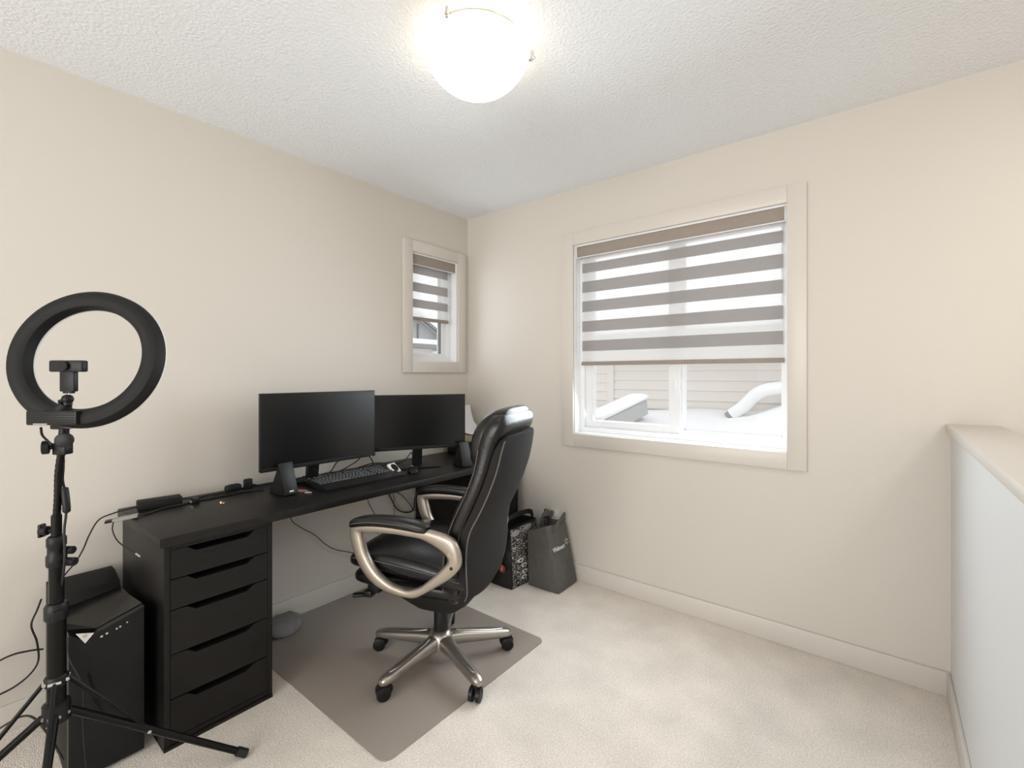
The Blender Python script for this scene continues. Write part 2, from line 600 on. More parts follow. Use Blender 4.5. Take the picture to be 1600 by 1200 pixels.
bands = [(1.993, 1.925), (1.871, 1.802), (1.748, 1.682), (1.624, 1.558), (1.502, 1.437)]
S1 = 1.0137
bz = [(1.29 + (a - 1.29) * S1, 1.29 + (b - 1.29) * S1) for a, b in bands]
bz[0] = (bz[0][0] - .010, bz[0][1])
blind('striped taupe zebra blind pulled two thirds down the wide window', 'y', wx0 + .014, wx1 - .014, wz1 - .006, 2.030, 1.349, bz, .035, (.977, 2.093))
b2 = [(2.055, 1.985), (1.925, 1.862), (1.810, 1.752)]
blind('striped zebra blind half lowered in the narrow corner window', 'x', sy0 + .010, sy1 - .010, sz1 - .006, 2.040, 1.664, b2, .035, (sy0 + .025, -.175))

# ------------------------------------------------------------------ ceiling light
LX, LY = 1.345, -1.338
cl = thing('ceiling_light', 'round lit frosted glass dome light on the ceiling', 'ceiling light', (LX, LY, H))
dm = [(0.188, -.030)]
for i in range(1, 11):
    a = i / 10 * PI / 2
    dm.append((.188 * math.cos(a), -.030 - .150 * math.sin(a) ** 1.25))
obj('lamp_shade', B().lathe(dm, n=48), 'dome', cl, 60)
obj('mounting_pan', B().lathe([(.150, 0), (.165, -.004), (.17, -.018), (.165, -.028), (.10, -.028)], n=40), 'white', cl, 40)
for a in (0.78, 0.78 + 2.094, 0.78 + 4.188):
    ca, sa = math.cos(a), math.sin(a)
    cb = B().box(-.004, .018, -.005, .005, -.046, -.010, bev=.002, mx=Matrix.Translation((.186 * ca, .186 * sa, 0)) @ Matrix.Rotation(a, 4, 'Z'))
    cb.ico((.204 * ca, .204 * sa, -.036), .008, sub=1)
    obj('clip', cb, 'steel', cl, 40)

# outlet on the back wall
ou = thing('wall_outlet', 'white wall outlet above the charcoal bag', 'outlet', (.789, 0, .360))
obj('cover_plate', B().box(-.036, .036, -.006, 0, -.058, .058, bev=.003), 'white', ou, 40)
so_ = B().box(-.017, .017, -.009, -.004, .008, .042, bev=.004).box(-.017, .017, -.009, -.004, -.042, -.008, bev=.004)
soc = obj('socket', so_, 'vinyl', ou, 40)
sl = B()
for dz in (.025, -.025):
    sl.box(-.009, -.006, -.0096, -.0085, dz - .002, dz + .009).box(.006, .009, -.0096, -.0085, dz - .002, dz + .009).box(-.003, .003, -.0096, -.0085, dz - .012, dz - .007)
obj('slots', sl, 'fascia', soc)

# ------------------------------------------------------------------ outside
struct('ground', B().box(-30, 30, -30, 30, -3.2, -3.0), 'snow')
nh = thing('house', 'cream siding house next door with a snowy roof beyond the wide window', 'house', (0, 2.2, 0))
sd = B()
z = -3.0
while z < 1.6:
    sd.prism([(0, z), (0, z + .1), (-.004, z + .1), (-.016, z + .004), (-.012, z)], 'x', -1.2, .045)
    sd.prism([(0, z + .03), (0, z + .13), (-.004, z + .13), (-.016, z + .034), (-.012, z + .03)], 'x', .13, 7.0)
    z += .1
sd.box(-1.2, 7, 0, .1, -3.0, 1.65)
obj('siding', sd, 'siding', nh)
obj('corner_post', B().box(.045, .13, -.022, 0, -3, 1.65), 'siding', nh)

obj('roof', B().prism([(-.28, 1.65), (-.28, 1.80), (4.2, 3.60), (4.2, 1.65)], 'x', -1.35, 7.2), 'snow', nh)
obj('eave_board', B().box(-1.35, 7.2, -.30, -.28, 1.61, 1.72), 'metalgrey', nh)

# snow lying on the low roof between the houses
sn = B()
nx, ny = 60, 24
g = []
for i in range(nx + 1):
    row = []
    for j in range(ny + 1):
        x = -1.5 + 7 * i / nx
        y = .22 + 1.94 * j / ny
        zz = .72 + .105 * (y - .2) + .05 * noise.noise(Vector((x * 1.3, y * 1.3, 3)))
        zz += .16 * math.exp(-((x - 1.95) / .32) ** 2 - ((y - 2.05) / .45) ** 2)
        row.append(sn.bm.verts.new((x, y, zz)))
    g.append(row)
for i in range(nx):
    for j in range(ny):
        sn.bm.faces.new([g[i][j], g[i + 1][j], g[i + 1][j + 1], g[i][j + 1]])
gb = [[g[i][j] for i in range(nx + 1)] for j in (0, ny)]
low = [[sn.bm.verts.new((v.co.x, v.co.y, .45)) for v in r] for r in gb]
for r, q in zip(gb, low):
    for i in range(nx):
        sn.bm.faces.new([r[i], r[i + 1], q[i + 1], q[i]])
o = obj('snow', sn, 'snow', None, 80)
tag(o, 'smooth white snow lying on the low roof outside the wide window', 'snow', kind='stuff')

# snow-capped roof edge at the left of the view
re_ = thing('roof_edge', 'snow capped grey roof edge sticking out behind the sliding pane', 'roof', (0, 0, 0))
pA, pB = Vector((.60, .80, .86)), Vector((.67, 1.62, 1.02))
dr = (pB - pA).normalized()
sdv = dr.cross(Vector((0, 0, 1))).normalized()
upv = sdv.cross(dr)


def beam(b, w0, w1, h0, h1, s0=0.0, s1=0.0, e=3.0):
    secs = []
    L = (pB - pA).length
    for k, t in enumerate([0, .02, .3, .6, .9, .98, 1.0]):
        f = .82 if k in (0, 6) else 1
        secs.append((pA + dr * (L * t + s0) + sdv * (w0 + w1) / 2 + upv * (h0 + h1) / 2, sdv, (w1 - w0) / 2 * f, upv, (h1 - h0) / 2 * f, e))
    b.loft(secs, 20)
    return b


obj('fascia_board', beam(B(), -.09, .09, -.10, .045, e=12), 'metalgrey', re_, 40)
obj('snow_cap', beam(B(), -.10, .12, .045, .10, e=2.4), 'snow', re_, 60)

pipe = thing('drain_pipe', 'snow covered white drain pipe bending over the snowy roof', 'pipe', (0, 0, 0))
pp = smoothpath([(1.40, 1.95, .93), (1.50, 1.96, 1.01), (1.60, 1.97, 1.12), (1.72, 1.98, 1.17), (2.0, 2.0, 1.19), (2.6, 2.02, 1.20)], 6)
obj('pipe', B().tube(pp, .055, 14), 'snow', pipe, 60)
obj('pipe_mouth', B().tube([(1.375, 1.948, .905), (1.405, 1.952, .935)], .048, 14), 'fascia', pipe, 40)

# gabled house seen through the corner window
gh = thing('house', 'grey gabled house with snow on its lower roof seen through the corner window', 'house', (-6, 0, 0))
obj('wall', B().box(-3, 0, 2.6, 6.6, -3.0, 1.93), 'siding', gh)
obj('gable', B().prism([(3.3, 2.0), (5.75, 2.0), (4.54, 2.64)], 'x', -2.5, -.15), 'gable', gh)
rf = B()
for a, c in (((4.54, 2.66), (3.1, 1.9)), ((4.54, 2.66), (5.95, 1.9))):
    rf.prism([a, c, (c[0], c[1] + .10), (a[0], a[1] + .10)], 'x', -2.6, 0.1)
obj('roof', rf, 'snow', gh)
obj('verge_board', B().prism([(4.54, 2.66), (3.1, 1.9), (3.1, 1.84), (4.54, 2.60)], 'x', 0, .11).prism([(4.54, 2.66), (5.95, 1.9), (5.95, 1.84), (4.54, 2.60)], 'x', 0, .11), 'fascia', gh)
obj('porch_roof', B().box(-1, .45, 2.4, 6.8, 1.97, 2.09, bev=.02), 'snow', gh)
obj('eave_board', B().box(-1, .47, 2.4, 6.8, 1.90, 1.97), 'fascia', gh)
obj('window', B().box(0, .03, 4.95, 5.35, 1.2, 1.86), 'vinyl', gh)
for y_ in (4.40, 4.62):
    obj('batten', B().box(-.15, -.12, y_, y_ + .04, 2.0, 2.5), 'fascia', gh)

# ------------------------------------------------------------------ desk and drawer units
DX = .5627
tt = tag(obj('desk', B().box(.012, .580, -2.074, -.06, .704, .737, bev=.0015), 'blackwood', None, 40),
         'long black wooden desk top running along the left wall', 'desk')


def drawer_unit(label, yl):
    """360 mm wide five-drawer unit standing against the left wall"""
    W, D, HH = .36, .545, .704
    t = thing('drawer_unit', label, 'drawers', (.0177, yl, 0), 0, 'drawer units under the desk')
    b = B()
    p = .018
    b.box(0, D, 0, p, .0, HH, bev=.001).box(0, D, W - p, W, 0, HH, bev=.001)
    b.box(0, D, p, W - p, HH - p, HH - .0002).box(0, D - .004, p, W - p, .0, .030)
    b.box(0, .006, p, W - p, .03, HH - p)
    obj('carcass', b, 'blackfoil', t, 40)
    obj('plinth', B().box(0.02, D + .003, 0, W, 0.0, .012), 'blackfoil', t)
    zs = [.686, .583, .477, .323, .170, .033]
    ya, yb = p + .0015, W - p - .0015
    c = (ya + yb) / 2
    for i in range(5):
        z1, z0 = zs[i] - .0018, zs[i + 1] + .0018
        pts = [(ya, z0), (yb, z0), (yb, z1), (c + .118, z1)]
        for k in range(1, 7):
            s = k / 7
            pts.append((c + .118 - .040 * s, z1 - .021 * (3 * s * s - 2 * s ** 3)))
        for k in range(6, 0, -1):
            s = k / 7
            pts.append((c - .118 + .040 * s, z1 - .021 * (3 * s * s - 2 * s ** 3)))
        pts += [(c - .118, z1), (ya, z1)]
        dw = obj('drawer', B().prism(pts, 'x', D - .020, D - .001), 'blackfoil', t)
        obj('drawer_box', B().box(.02, D - .024, ya + .01, yb - .01, z0 + .006, z1 - .028), 'void', dw)
    return t


def copy_tree(o, parent=None):
    c = o.copy()
    COL.objects.link(c)
    c.parent = parent
    for ch in list(o.children):
        copy_tree(ch, c)
    return c


du = drawer_unit('black five drawer unit under the near end of the desk', -2.059)
d2 = copy_tree(du)
d2.location = (.0177, -.518, 0)
d2.scale = (1, 1.17, 1)
d2['label'] = 'black drawer unit under the far end of the desk, mostly hidden behind the chair'

DT = .737   # desk surface


# ------------------------------------------------------------------ monitors
def monitor(label, c, rz, w, h, zb, stand, reveal):
    """c: (x,y) centre of the panel bottom; local +x is the viewing side, local y the width"""
    t = thing('monitor', label, 'monitor', (c[0], c[1], DT), rz, 'two monitors on the desk')
    z0 = zb - DT
    obj('housing', B().box(-.022, 0, -w / 2, w / 2, z0, z0 + h, bev=.003).box(-.05, -.02, -w / 2 + .08, w / 2 - .08, z0 + .05, z0 + h - .05, bev=.012), 'plastic', t, 40)
    obj('screen', B().box(-.001, .0012, -w / 2 + .005, w / 2 - .005, z0 + .020, z0 + h - .005), 'screen', t)
    obj('bezel', B().box(-.001, .004, -w / 2, w / 2, z0, z0 + .019, bev=.001), 'plastic_matte', t, 40)
    obj('power_light', B().box(.0035, .0050, w / 2 - .030, w / 2 - .026, z0 + .002, z0 + .004), 'print', t)
    obj('neck', B().prism([(-.135, 0), (-.105, z0 + .17), (-.045, z0 + .19), (-.045, z0 + .13), (-.075, z0 + .11), (-.100, .008)], 'y', -.028, .028, bev=.004), 'plastic', t, 40)
    if stand == 'plate':
        obj('foot', B().box(-.195, .000, -.120, .120, 0, .010, bev=.003), 'plastic', t, 40)
    else:
        f = B()
        f.tube([(-.118, 0, .014), (-.084, -.16, .009)], [.013, .008], 10)
        f.tube([(-.118, 0, .014), (-.084, .16, .009)], [.013, .008], 10)
        f.tube([(-.118, 0, .014), (-.20, 0, .010)], [.013, .009], 10)
        obj('foot', f, 'plastic', t, 40)
    return t


monitor('larger black monitor, nearer one, above the keyboard', (.277, -1.322), -.01, .602, .360, .844, 'legs', 0)
aR = math.atan2(.474, .254)   # direction of the panel's width
monitor('smaller black monitor angled towards the chair, near the corner', (.346, -.750), aR - PI / 2, .545, .320, .853, 'plate', 0)


# ------------------------------------------------------------------ speakers
def speaker(label, x, y, rz, mark):
    t = thing('speaker', label, 'speaker', (x, y, DT), rz, 'slim desktop speakers')
    # slim front panel leaning back, propped by a wedge leg: front is local +x
    fp = Matrix.Rotation(math.radians(-18), 4, 'Y')
    obj('front_panel', B().box(-.012, .006, -.034, .034, .0, .150, bev=.004, mx=Matrix.Translation((.020, 0, .004)) @ fp), 'plastic', t, 40)
    obj('body', B().prism([(.012, .002), (-.026, .130), (-.038, .130), (-.105, .002)], 'y', -.030, .030, bev=.004), 'plastic_matte', t, 40)
    if mark:
        obj('badge', B().box(.0062, .0074, -.010, .010, .012, .018, mx=Matrix.Translation((.020, 0, .004)) @ fp), 'print', t)
    return t


speaker('slim black speaker standing under the left edge of the larger monitor', .338, -1.525, .15, True)
speaker('slim black speaker beside the right edge of the smaller monitor', .512, -.545, -.25, False)

# ------------------------------------------------------------------ keyboard, mouse, small square
kb = thing('keyboard', 'black full size keyboard in front of the larger monitor', 'keyboard', (.312, -1.165, DT), 0)
KL = .455
obj('case', B().prism([(.125, .0), (.128, .012), (.062, .018), (-.105, .030), (-.110, .0)], 'y', -KL / 2, KL / 2, bev=.003), 'plastic', kb, 40)
rows = [(-.090, 21, .015), (-.058, 21, .017), (-.037, 21, .017), (-.016, 20, .017), (.005, 19, .017), (.026, 16, .017)]
kt = Matrix.Rotation(math.radians(4.2), 4, 'Y')
n_key = 0
for ri, (kx, nk, sz) in enumerate(rows):
    zt = .0235 - (kx * .072)
    y = -KL / 2 + .014
    step = (KL - .028) / 22.5
    k = 0
    while y < KL / 2 - .020:
        wid = step
        if ri == 5 and k == 3: wid = step * 6
        elif ri == 4 and k in (0, 11): wid = step * 2
        elif ri == 3 and k in (0, 12): wid = step * 1.7
        elif ri == 2 and k in (0,): wid = step * 1.5
        elif ri == 1 and k == 13: wid = step * 1.9
        if ri == 0 and k in (1, 5, 9): y += step * .5
        if abs(y - (KL / 2 - .125)) < step * .5 and k > 8: y += step * .35
        n_key += 1
        if n_key <= 100:
            cx, cy = kx, y + wid / 2
            hw = wid / 2 - .0012
            kbm = B()
            kbm.rings([[Vector((cx + sx * (sz / 2) * q, cy + sy_ * (hw - (1 - q) * .008), zt + zq)) for sx, sy_ in ((-1, -1), (1, -1), (1, 1), (-1, 1))] for q, zq in ((1, -.006), (.97, .001), (.78, .005))])
            obj('key', kbm, 'key', kb)
        else:
            if n_key == 101: kst = B()
            hw = wid / 2 - .0012
            kst.rings([[Vector((kx + sx * (sz / 2) * q, y + wid / 2 + sy_ * (hw - (1 - q) * .008), zt + zq)) for sx, sy_ in ((-1, -1), (1, -1), (1, 1), (-1, 1))] for q, zq in ((1, -.006), (.97, .001), (.78, .005))])
        y += wid
        k += 1
if n_key > 100:
    ks = obj('remaining_keys', kst, 'key', kb)
    ks['kind'] = 'stuff'
cable('keyboard_cord', [(.205, -1.30, .755), (.16, -1.33, .742), (.10, -1.30, .741), (.05, -1.24, .741)], .0022, None, None)
bpy.data.objects['keyboard_cord'].parent = kb
bpy.data.objects['keyboard_cord'].matrix_parent_inverse = Matrix.Translation(kb.location).inverted()

ms_ = thing('mouse', 'dark mouse lying right of the keyboard', 'mouse', (.385, -.845, DT), -.5)
secs = []
for t, a, b_ in ((-1, .2, .3), (-.9, .6, .6), (-.5, .95, .92), (0, 1, 1), (.5, .95, .85), (.9, .65, .5), (1, .25, .2)):
    secs.append((Vector((t * .055, 0, .017 * b_ + .001)), (0, 1, 0), .031 * a, (0, 0, 1), .017 * b_, 2.5))
obj('mouse_body', B().loft(secs, 20), 'plastic', ms_, 60)
obj('wheel', B().tube([(.028, -.004, .032), (.028, .004, .032)], .008, 14), 'rubber', ms_, 50)
obj('trim_strip', B().box(-.03, .02, -.004, .004, .0335, .0352, bev=.0008), 'card', ms_)

fq = thing('desk_gadget', 'small white square gadget with a black round face leaning on the keyboard end', 'gadget', (.345, -.915, DT + .004), .35)
qm = Matrix.Rotation(math.radians(-48), 4, 'Y')
obj('frame', B().box(-.006, .006, -.034, .034, 0, .068, bev=.004, mx=qm), 'print', fq, 40)
obj('round_face', B().lathe([(.001, .0085), (.024, .0085), (.026, .006), (.026, 0)], n=28, mx=qm @ Matrix.Translation((0, 0, .034)) @ Matrix.Rotation(PI / 2, 4, 'Y')), 'plastic', fq, 40)

tag(obj('card', B().box(-.028, .028, -.020, .020, 0, .0012, mx=Matrix.Translation((.305, -1.455, DT)) @ Matrix.Rotation(.5, 4, 'Z')), 'card'),
    'orange brown card on the desk beside the left speaker', 'card')
ub = thing('usb_receiver', 'tiny grey plug lying in front of the keyboard corner', 'plug', (.375, -1.455, DT), .9)
obj('shell', B().box(-.012, .008, -.006, .006, 0, .008, bev=.002), 'greyprint', ub, 40)
obj('connector', B().box(.008, .020, -.005, .005, .002, .006), 'steel', ub)

# ------------------------------------------------------------------ printer in the corner
pr = thing('printer', 'black printer with a white sheet in its feed in the desk corner', 'printer', (.05, -.265, DT), 0)
obj('body', B().box(0, .36, 0, .24, 0, .095, bev=.012, seg=3), 'plastic_matte', pr, 40)
obj('lid', B().box(.04, .35, .008, .232, .095, .140, bev=.006), 'beige', pr, 40)
ps = B()
R_ = []
for i, (px, pz, hw) in enumerate([(.30, .142, .095), (.20, .150, .10), (.12, .165, .10), (.07, .21, .10), (.045, .27, .10), (.03, .33, .10)]):
    R_.append([Vector((px, .105 - hw, pz)), Vector((px, .105 + hw, pz)), Vector((px + .0012, .105 + hw, pz + .0012)), Vector((px + .0012, .105 - hw, pz + .0012))])
ps.rings(R_)
obj('paper_sheet', ps, 'paper', pr, 60)

# ------------------------------------------------------------------ adapter, plugs, clip, cables on the desk
ad = thing('power_adapter', 'black power brick on the near end of the desk', 'power adapter', (.105, -1.955, DT), math.radians(82))
obj('brick', B().box(-.075, .075, -.032, .032, 0, .036, bev=.005), 'plastic_matte', ad, 40)
o = cable('output_cord', [(0.105, -2.03, 0.752), (0.1, -2.07, 0.748), (0.095, -2.1, 0.742), (0.1, -2.147, 0.728), (0.1, -2.175, 0.678), (0.1, -2.193, 0.627), (0.1, -2.214, 0.585), (0.09, -2.238, 0.549), (0.075, -2.257, 0.511), (0.06, -2.269, 0.444)], .0028)
o.parent = ad
o.matrix_parent_inverse = (Matrix.Translation(ad.location) @ Matrix.Rotation(math.radians(82), 4, 'Z')).inverted()
o = cable('mains_cord', [(.100, -1.88, .752), (.085, -1.82, .742), (.07, -1.76, .741), (.075, -1.70, .742), (.06, -1.62, .741), (.05, -1.5, .741), (.07, -1.38, .741), (.04, -1.28, .741)], .0032)
o.parent = ad
o.matrix_parent_inverse = (Matrix.Translation(ad.location) @ Matrix.Rotation(math.radians(82), 4, 'Z')).inverted()

fa = thing('video_adapter', 'flat grey cable adapter hanging over the near end of the desk', 'adapter', (0, 0, 0))
mxf = Matrix.Translation((.215, -2.088, .7435)) @ Matrix.Rotation(math.radians(-108), 4, 'Z') @ Matrix.Rotation(math.radians(6), 4, 'Y')
obj('adapter_body', B().box(-.035, .040, -.019, .019, -.005, .005, bev=.002, mx=mxf), 'greyprint', fa, 40)
obj('adapter_plug', B().box(.040, .062, -.014, .014, -.004, .004, bev=.001, mx=mxf), 'plastic', fa, 40)
cable('input_cord', [(.22, -2.055, .745), (.20, -2.01, .742), (.16, -1.95, .741), (.155, -1.88, .741), (.14, -1.80, .741), (.14, -1.72, .741), (.13, -1.62, .741), (.16, -1.56, .741)], .0038, None, fa)
cable('thin_lead', [(.215, -2.125, .742), (.25, -2.135, .715), (.30, -2.13, .685), (.37, -2.115, .668), (.43, -2.105, .662)], .0022, None, fa)
obj('lead_tip', B().tube([(.43, -2.105, .662), (.465, -2.10, .658)], .0036, 10), 'steel', fa, 40)

pc_ = thing('cable_plug', 'small black plug lying on the cables behind the brass piece', 'plug', (.165, -1.845, DT), .3)
obj('plug_body', B().box(-.011, .011, -.013, .013, 0, .024, bev=.003), 'plastic', pc_, 40)
obj('plug_tip', B().box(-.004, .004, -.024, -.013, .008, .016), 'steel', pc_)
br = thing('brass_ring', 'small shiny brass piece lying on the bare desk top', 'ring', (.265, -1.775, DT), 0)
tor = B().tube([(.008 * math.cos(a * PI / 10), .008 * math.sin(a * PI / 10), .003) for a in range(20)], .0028, 8, closed=True)
obj('band', tor, 'brass', br, 60)
obj('crystal', B().ico((.004, -.006, .008), .0058, sub=1), 'steel', br)

pl = thing('plug_block', 'tall black mains plug standing behind the cables by the left speaker', 'plug', (.085, -1.60, DT), .2)
obj('plug_body', B().box(-.014, .014, -.016, .016, 0, .052, bev=.004), 'plastic', pl, 40)
obj('strain_relief', B().tube([(0, .014, .02), (.004, .045, .012)], [.007, .004], 10), 'rubber', pl, 50)
pl2 = thing('plug_block', 'low rounded black plug lying left of the tall mains plug', 'plug', (.080, -1.665, DT), .1)
obj('plug_body', B().loft([((0, y, .019), (1, 0, 0), .017 * s, (0, 0, 1), .019 * s, 3) for y, s in ((-.034, .5), (-.030, .85), (-.01, 1), (.02, 1), (.032, .8), (.036, .5))], 18), 'plastic', pl2, 50)
cable('desk_cable', [(.11, -1.76, .744), (.10, -1.68, .741), (.12, -1.60, .741), (.13, -1.52, .744), (.10, -1.42, .741)], .003, 'black cable winding from the low plug to the left speaker')
tangle = [
    ([(.10, -1.38, .741), (.16, -1.30, .748), (.09, -1.20, .752), (.15, -1.12, .745), (.08, -1.02, .741)], 'black cable looping behind the keyboard under the larger monitor'),
    ([(.06, -1.10, .741), (.10, -1.02, .790), (.12, -.98, .835), (.16, -.96, .80), (.13, -.92, .741)], 'black cable arching up to the gap between the monitors'),
    ([(.05, -.98, .741), (.11, -.93, .765), (.18, -.90, .772), (.16, -.84, .745), (.08, -.86, .741)], 'coiled black cable left of the smaller monitor foot'),
    ([(.13, -.80, .741), (.17, -.74, .757), (.12, -.66, .775), (.07, -.60, .785), (.03, -.55, .741)], 'black cable rising behind the smaller monitor foot'),
    ([(.12, -1.44, .741), (.18, -1.36, .752), (.185, -1.30, .760), (.17, -1.22, .775), (.12, -1.15, .810), (.16, -1.08, .842)], 'black cable running up to the back of the larger monitor')]
for pts, lb in tangle:
    cable('desk_cable', pts, .0032, lb)

# ------------------------------------------------------------------ cables under the desk
cable('hanging_cable', [(.03, -1.375, .704), (.03, -1.372, .60), (.022, -1.36, .521), (.022, -1.30, .46), (.022, -1.235, .41), (.022, -1.16, .33), (.022, -1.10, .285), (.03, -1.0, .24), (.05, -.90, .18)], .0022, 'thin dark cable sagging along the wall under the desk, the lowest one')
cable('hanging_cable', [(.03, -.90, .704), (.022, -.895, .60), (.02, -.888, .52), (.022, -.86, .46), (.022, -.835, .41), (.022, -.82, .30)], .0022, 'short thin cable dropping straight down behind the chair armrest')
cable('hanging_cable', [(.03, -.77, .704), (.022, -.75, .57), (.022, -.72, .50), (.022, -.67, .42), (.022, -.60, .385), (.022, -.545, .39), (.022, -.53, .47)], .0038, 'thick dark cable looping beside the far drawer unit')
cable('hanging_cable', [(.03, -.74, .704), (.024, -.70, .56), (.024, -.63, .50), (.026, -.57, .43), (.026, -.54, .38)], .0024, 'thin cable crossing the thick loop beside the far drawer unit')
cable('hanging_cable', [(.03, -.715, .704), (.022, -.71, .60), (.022, -.70, .50), (.022, -.695, .36)], .0018, 'very thin cable hanging vertically through the cable loop')
wb_ = thing('waste_bin', 'pale rounded bin lid showing behind the far chair armrest', 'bin', (.12, -.62, 0))
obj('bin_body', B().lathe([(.055, 0), (.075, .31), (.070, .315)], n=28), 'beige', wb_, 40)
obj('bin_lid', B().lathe([(.078, .31), (.080, .325), (.06, .345), (.0, .352)], n=28), 'beige', wb_, 50)
secs = [(Vector((t * .085, .005, .032 * s)), (0, 1, 0), .095 * s, (0, 0, 1), .032 * s, 2.4) for t, s in ((-1, .25), (-.85, .7), (-.5, .95), (0, 1.0), (.5, .93), (.85, .7), (1, .25))]
cb = tag(obj('cloth_bundle', B().loft(secs, 24), 'bundle', None, 60), 'flat grey cloth bundle on the floor by the baseboard under the desk', 'cloth')
cb.location = (.105, -1.455, .004)
for v in cb.data.vertices:
    v.co.z = max(0.0, v.co.z + .008 * noise.noise(v.co * 25))

# ------------------------------------------------------------------ computer tower
pcx0, pcx1, pya, pyb = .045, .502, -2.288, -2.098
pc = thing('computer_tower', 'black gaming computer tower between the light stand and the drawers', 'computer', (0, 0, 0))


def ztop(y):  # front top edge, from the photo: a notched line
    pts = [(pya, .492), (-2.249, .442), (-2.217, .462), (pyb, .499)]
    for (ya, za), (yb_, zb_) in zip(pts, pts[1:]):
        if ya <= y <= yb_:
            return za + (zb_ - za) * (y - ya) / (yb_ - ya)
    return pts[-1][1]


fpts = [(pya, .012), (pyb, .012), (pyb, .498), (-2.217, .461), (-2.249, .441), (pya, .485)]
obj('front_panel', B().prism(fpts, 'x', pcx1 - .03, pcx1, bev=.002), 'plastic', pc, 30)
obj('case', B().prism([(pcx0, .012), (pcx1 - .03, .012), (pcx1 - .03, .440), (pcx0 + .16, .440), (pcx0, .440)], 'y', pya, pyb, bev=.003), 'plastic_matte', pc, 30)
# faceted top shroud: low in the middle, rising to the rear spoiler
sh = B()
V = {k: sh.bm.verts.new(v) for k, v in {
    'a': (pcx1 - .031, pya, .488), 'b': (pcx1 - .031, -2.217, .463), 'c': (pcx1 - .031, pyb, .500),
    'd': (.30, pya, .455), 'e': (.30, pyb, .480), 'f': (.17, pya, .452), 'g': (.17, pyb, .475)}.items()}
sh.bm.faces.new([V['a'], V['b'], V['c'], V['e'], V['d']])
sh.bm.faces.new([V['d'], V['e'], V['g'], V['f']])
lowv = {k: sh.bm.verts.new((v.co.x, v.co.y, .438)) for k, v in V.items()}
for loop in (['a', 'd', 'f', 'g', 'e', 'c', 'b'],):
    for i in range(len(loop)):
        p, q = loop[i], loop[(i + 1) % len(loop)]
        sh.bm.faces.new([V[p], V[q], lowv[q], lowv[p]])
obj('top_shroud', sh, 'stand', pc)
sp = B().prism([(pcx0, .44), (.20, .44), (.17, .500), (.10, .520), (pcx0, .520)], 'y', pya, pyb, bev=.003)
obj('rear_spoiler', sp, 'plastic_matte', pc, 30)
pb = B().prism([(-2.272, .479), (-2.229, .464), (-2.250, .440)], 'x', pcx1 + .0005, pcx1 + .004)
btn = obj('power_button', pb, 'print', pc)
ring_ = [(pcx1 + .0046, -2.2505 + .004 * math.cos(a * PI / 8), .4645 + .004 * math.sin(a * PI / 8)) for a in range(16)]
obj('power_symbol', B().tube(ring_, .0006, 6, closed=True), 'fascia', btn)
pt = [(-2.210, .450, .0035), (-2.197, .454, .0035), (-2.172, .459, .003), (-2.163, .462, .003), (-2.145, .469, .0025)]
for y_, z_, r_ in pt:
    obj('port', B().tube([(pcx1, y_, z_ - .006), (pcx1 + .002, y_, z_ - .006)], r_, 12), 'steel', pc, 40)
tri = B().prism([(-2.245, .35), (-2.232, .25), (-2.205, .19), (-2.236, .33)], 'x', pcx1, pcx1 + .003)
obj('front_facet', tri, 'stand', pc)
for x_ in (.08, .46):
    for y_ in (pya + .03, pyb - .03):
        obj('foot', B().lathe([(.016, 0), (.018, .012)], (x_, y_, 0), 14), 'rubber', pc, 40)

# ------------------------------------------------------------------ ring light on its stand
PX, PY = .634, -2.331
CR = Vector((.780, .6256, 0))        # sideways direction used to offset the head
rl = thing('ring_light', 'black ring light on a telescopic stand with phone holder', 'ring light', (0, 0, 0))
P0 = Vector((PX, PY, 0))
obj('lower_pole', B().tube([P0 + Vector((0, 0, .30)), P0 + Vector((0, 0, .79))], .0170, 18), 'stand', rl, 40)
obj('upper_pole', B().tube([P0 + Vector((0, 0, .70)), P0 + Vector((0, 0, .89))], .0120, 18), 'stand', rl, 40)
gn = smoothpath([P0 + Vector((0, 0, .88)), P0 + Vector((0, 0, .94)) + CR * .004, P0 + Vector((0, 0, 1.01)) + CR * .006, P0 + Vector((0, 0, 1.075)) + CR * .015], 10)
rs = [.0085 + .0010 * (i % 2) for i in range(len(gn))]
obj('gooseneck', B().tube(gn, rs, 12), 'stand', rl, 30)
col1 = B().lathe([(.021, .745), (.023, .75), (.023, .775), (.020, .78), (.020, .80), (.022, .803), (.022, .825), (.018, .83)], (PX, PY, 0), 18)
obj('upper_collar', col1, 'plastic', rl, 40)
obj('lower_sleeve', B().tube([P0 + Vector((0, 0, .36)), P0 + Vector((0, 0, .612))], .0215, 20), 'stand', rl, 40)
col2 = B().lathe([(.023, .592), (.027, .598), (.027, .632), (.022, .64)], (PX, PY, 0), 18).box(PX - .03, PX + .03, PY - .012, PY + .012, .595, .625, bev=.004)
obj('lower_collar', col2, 'plastic', rl, 40)
obj('leg_hub', B().lathe([(.022, .30), (.031, .305), (.031, .355), (.024, .36)], (PX, PY, 0), 18), 'plastic', rl, 40)
obj('brace_collar', B().lathe([(.023, .405), (.027, .41), (.027, .43), (.023, .435)], (PX, PY, 0), 18), 'plastic', rl, 40)


def knob(base, d, r, ln, name='knob'):
    base = Vector(base)
    d = Vector(d).normalized()
    b = B().tube([base, base + d * ln * .55], r * .35, 10)
    b.tube([base + d * ln * .5, base + d * ln * .56, base + d * ln * .95, base + d * ln], [r * .8, r, r, r * .8], 14)
    return obj(name, b, 'plastic', rl, 40)


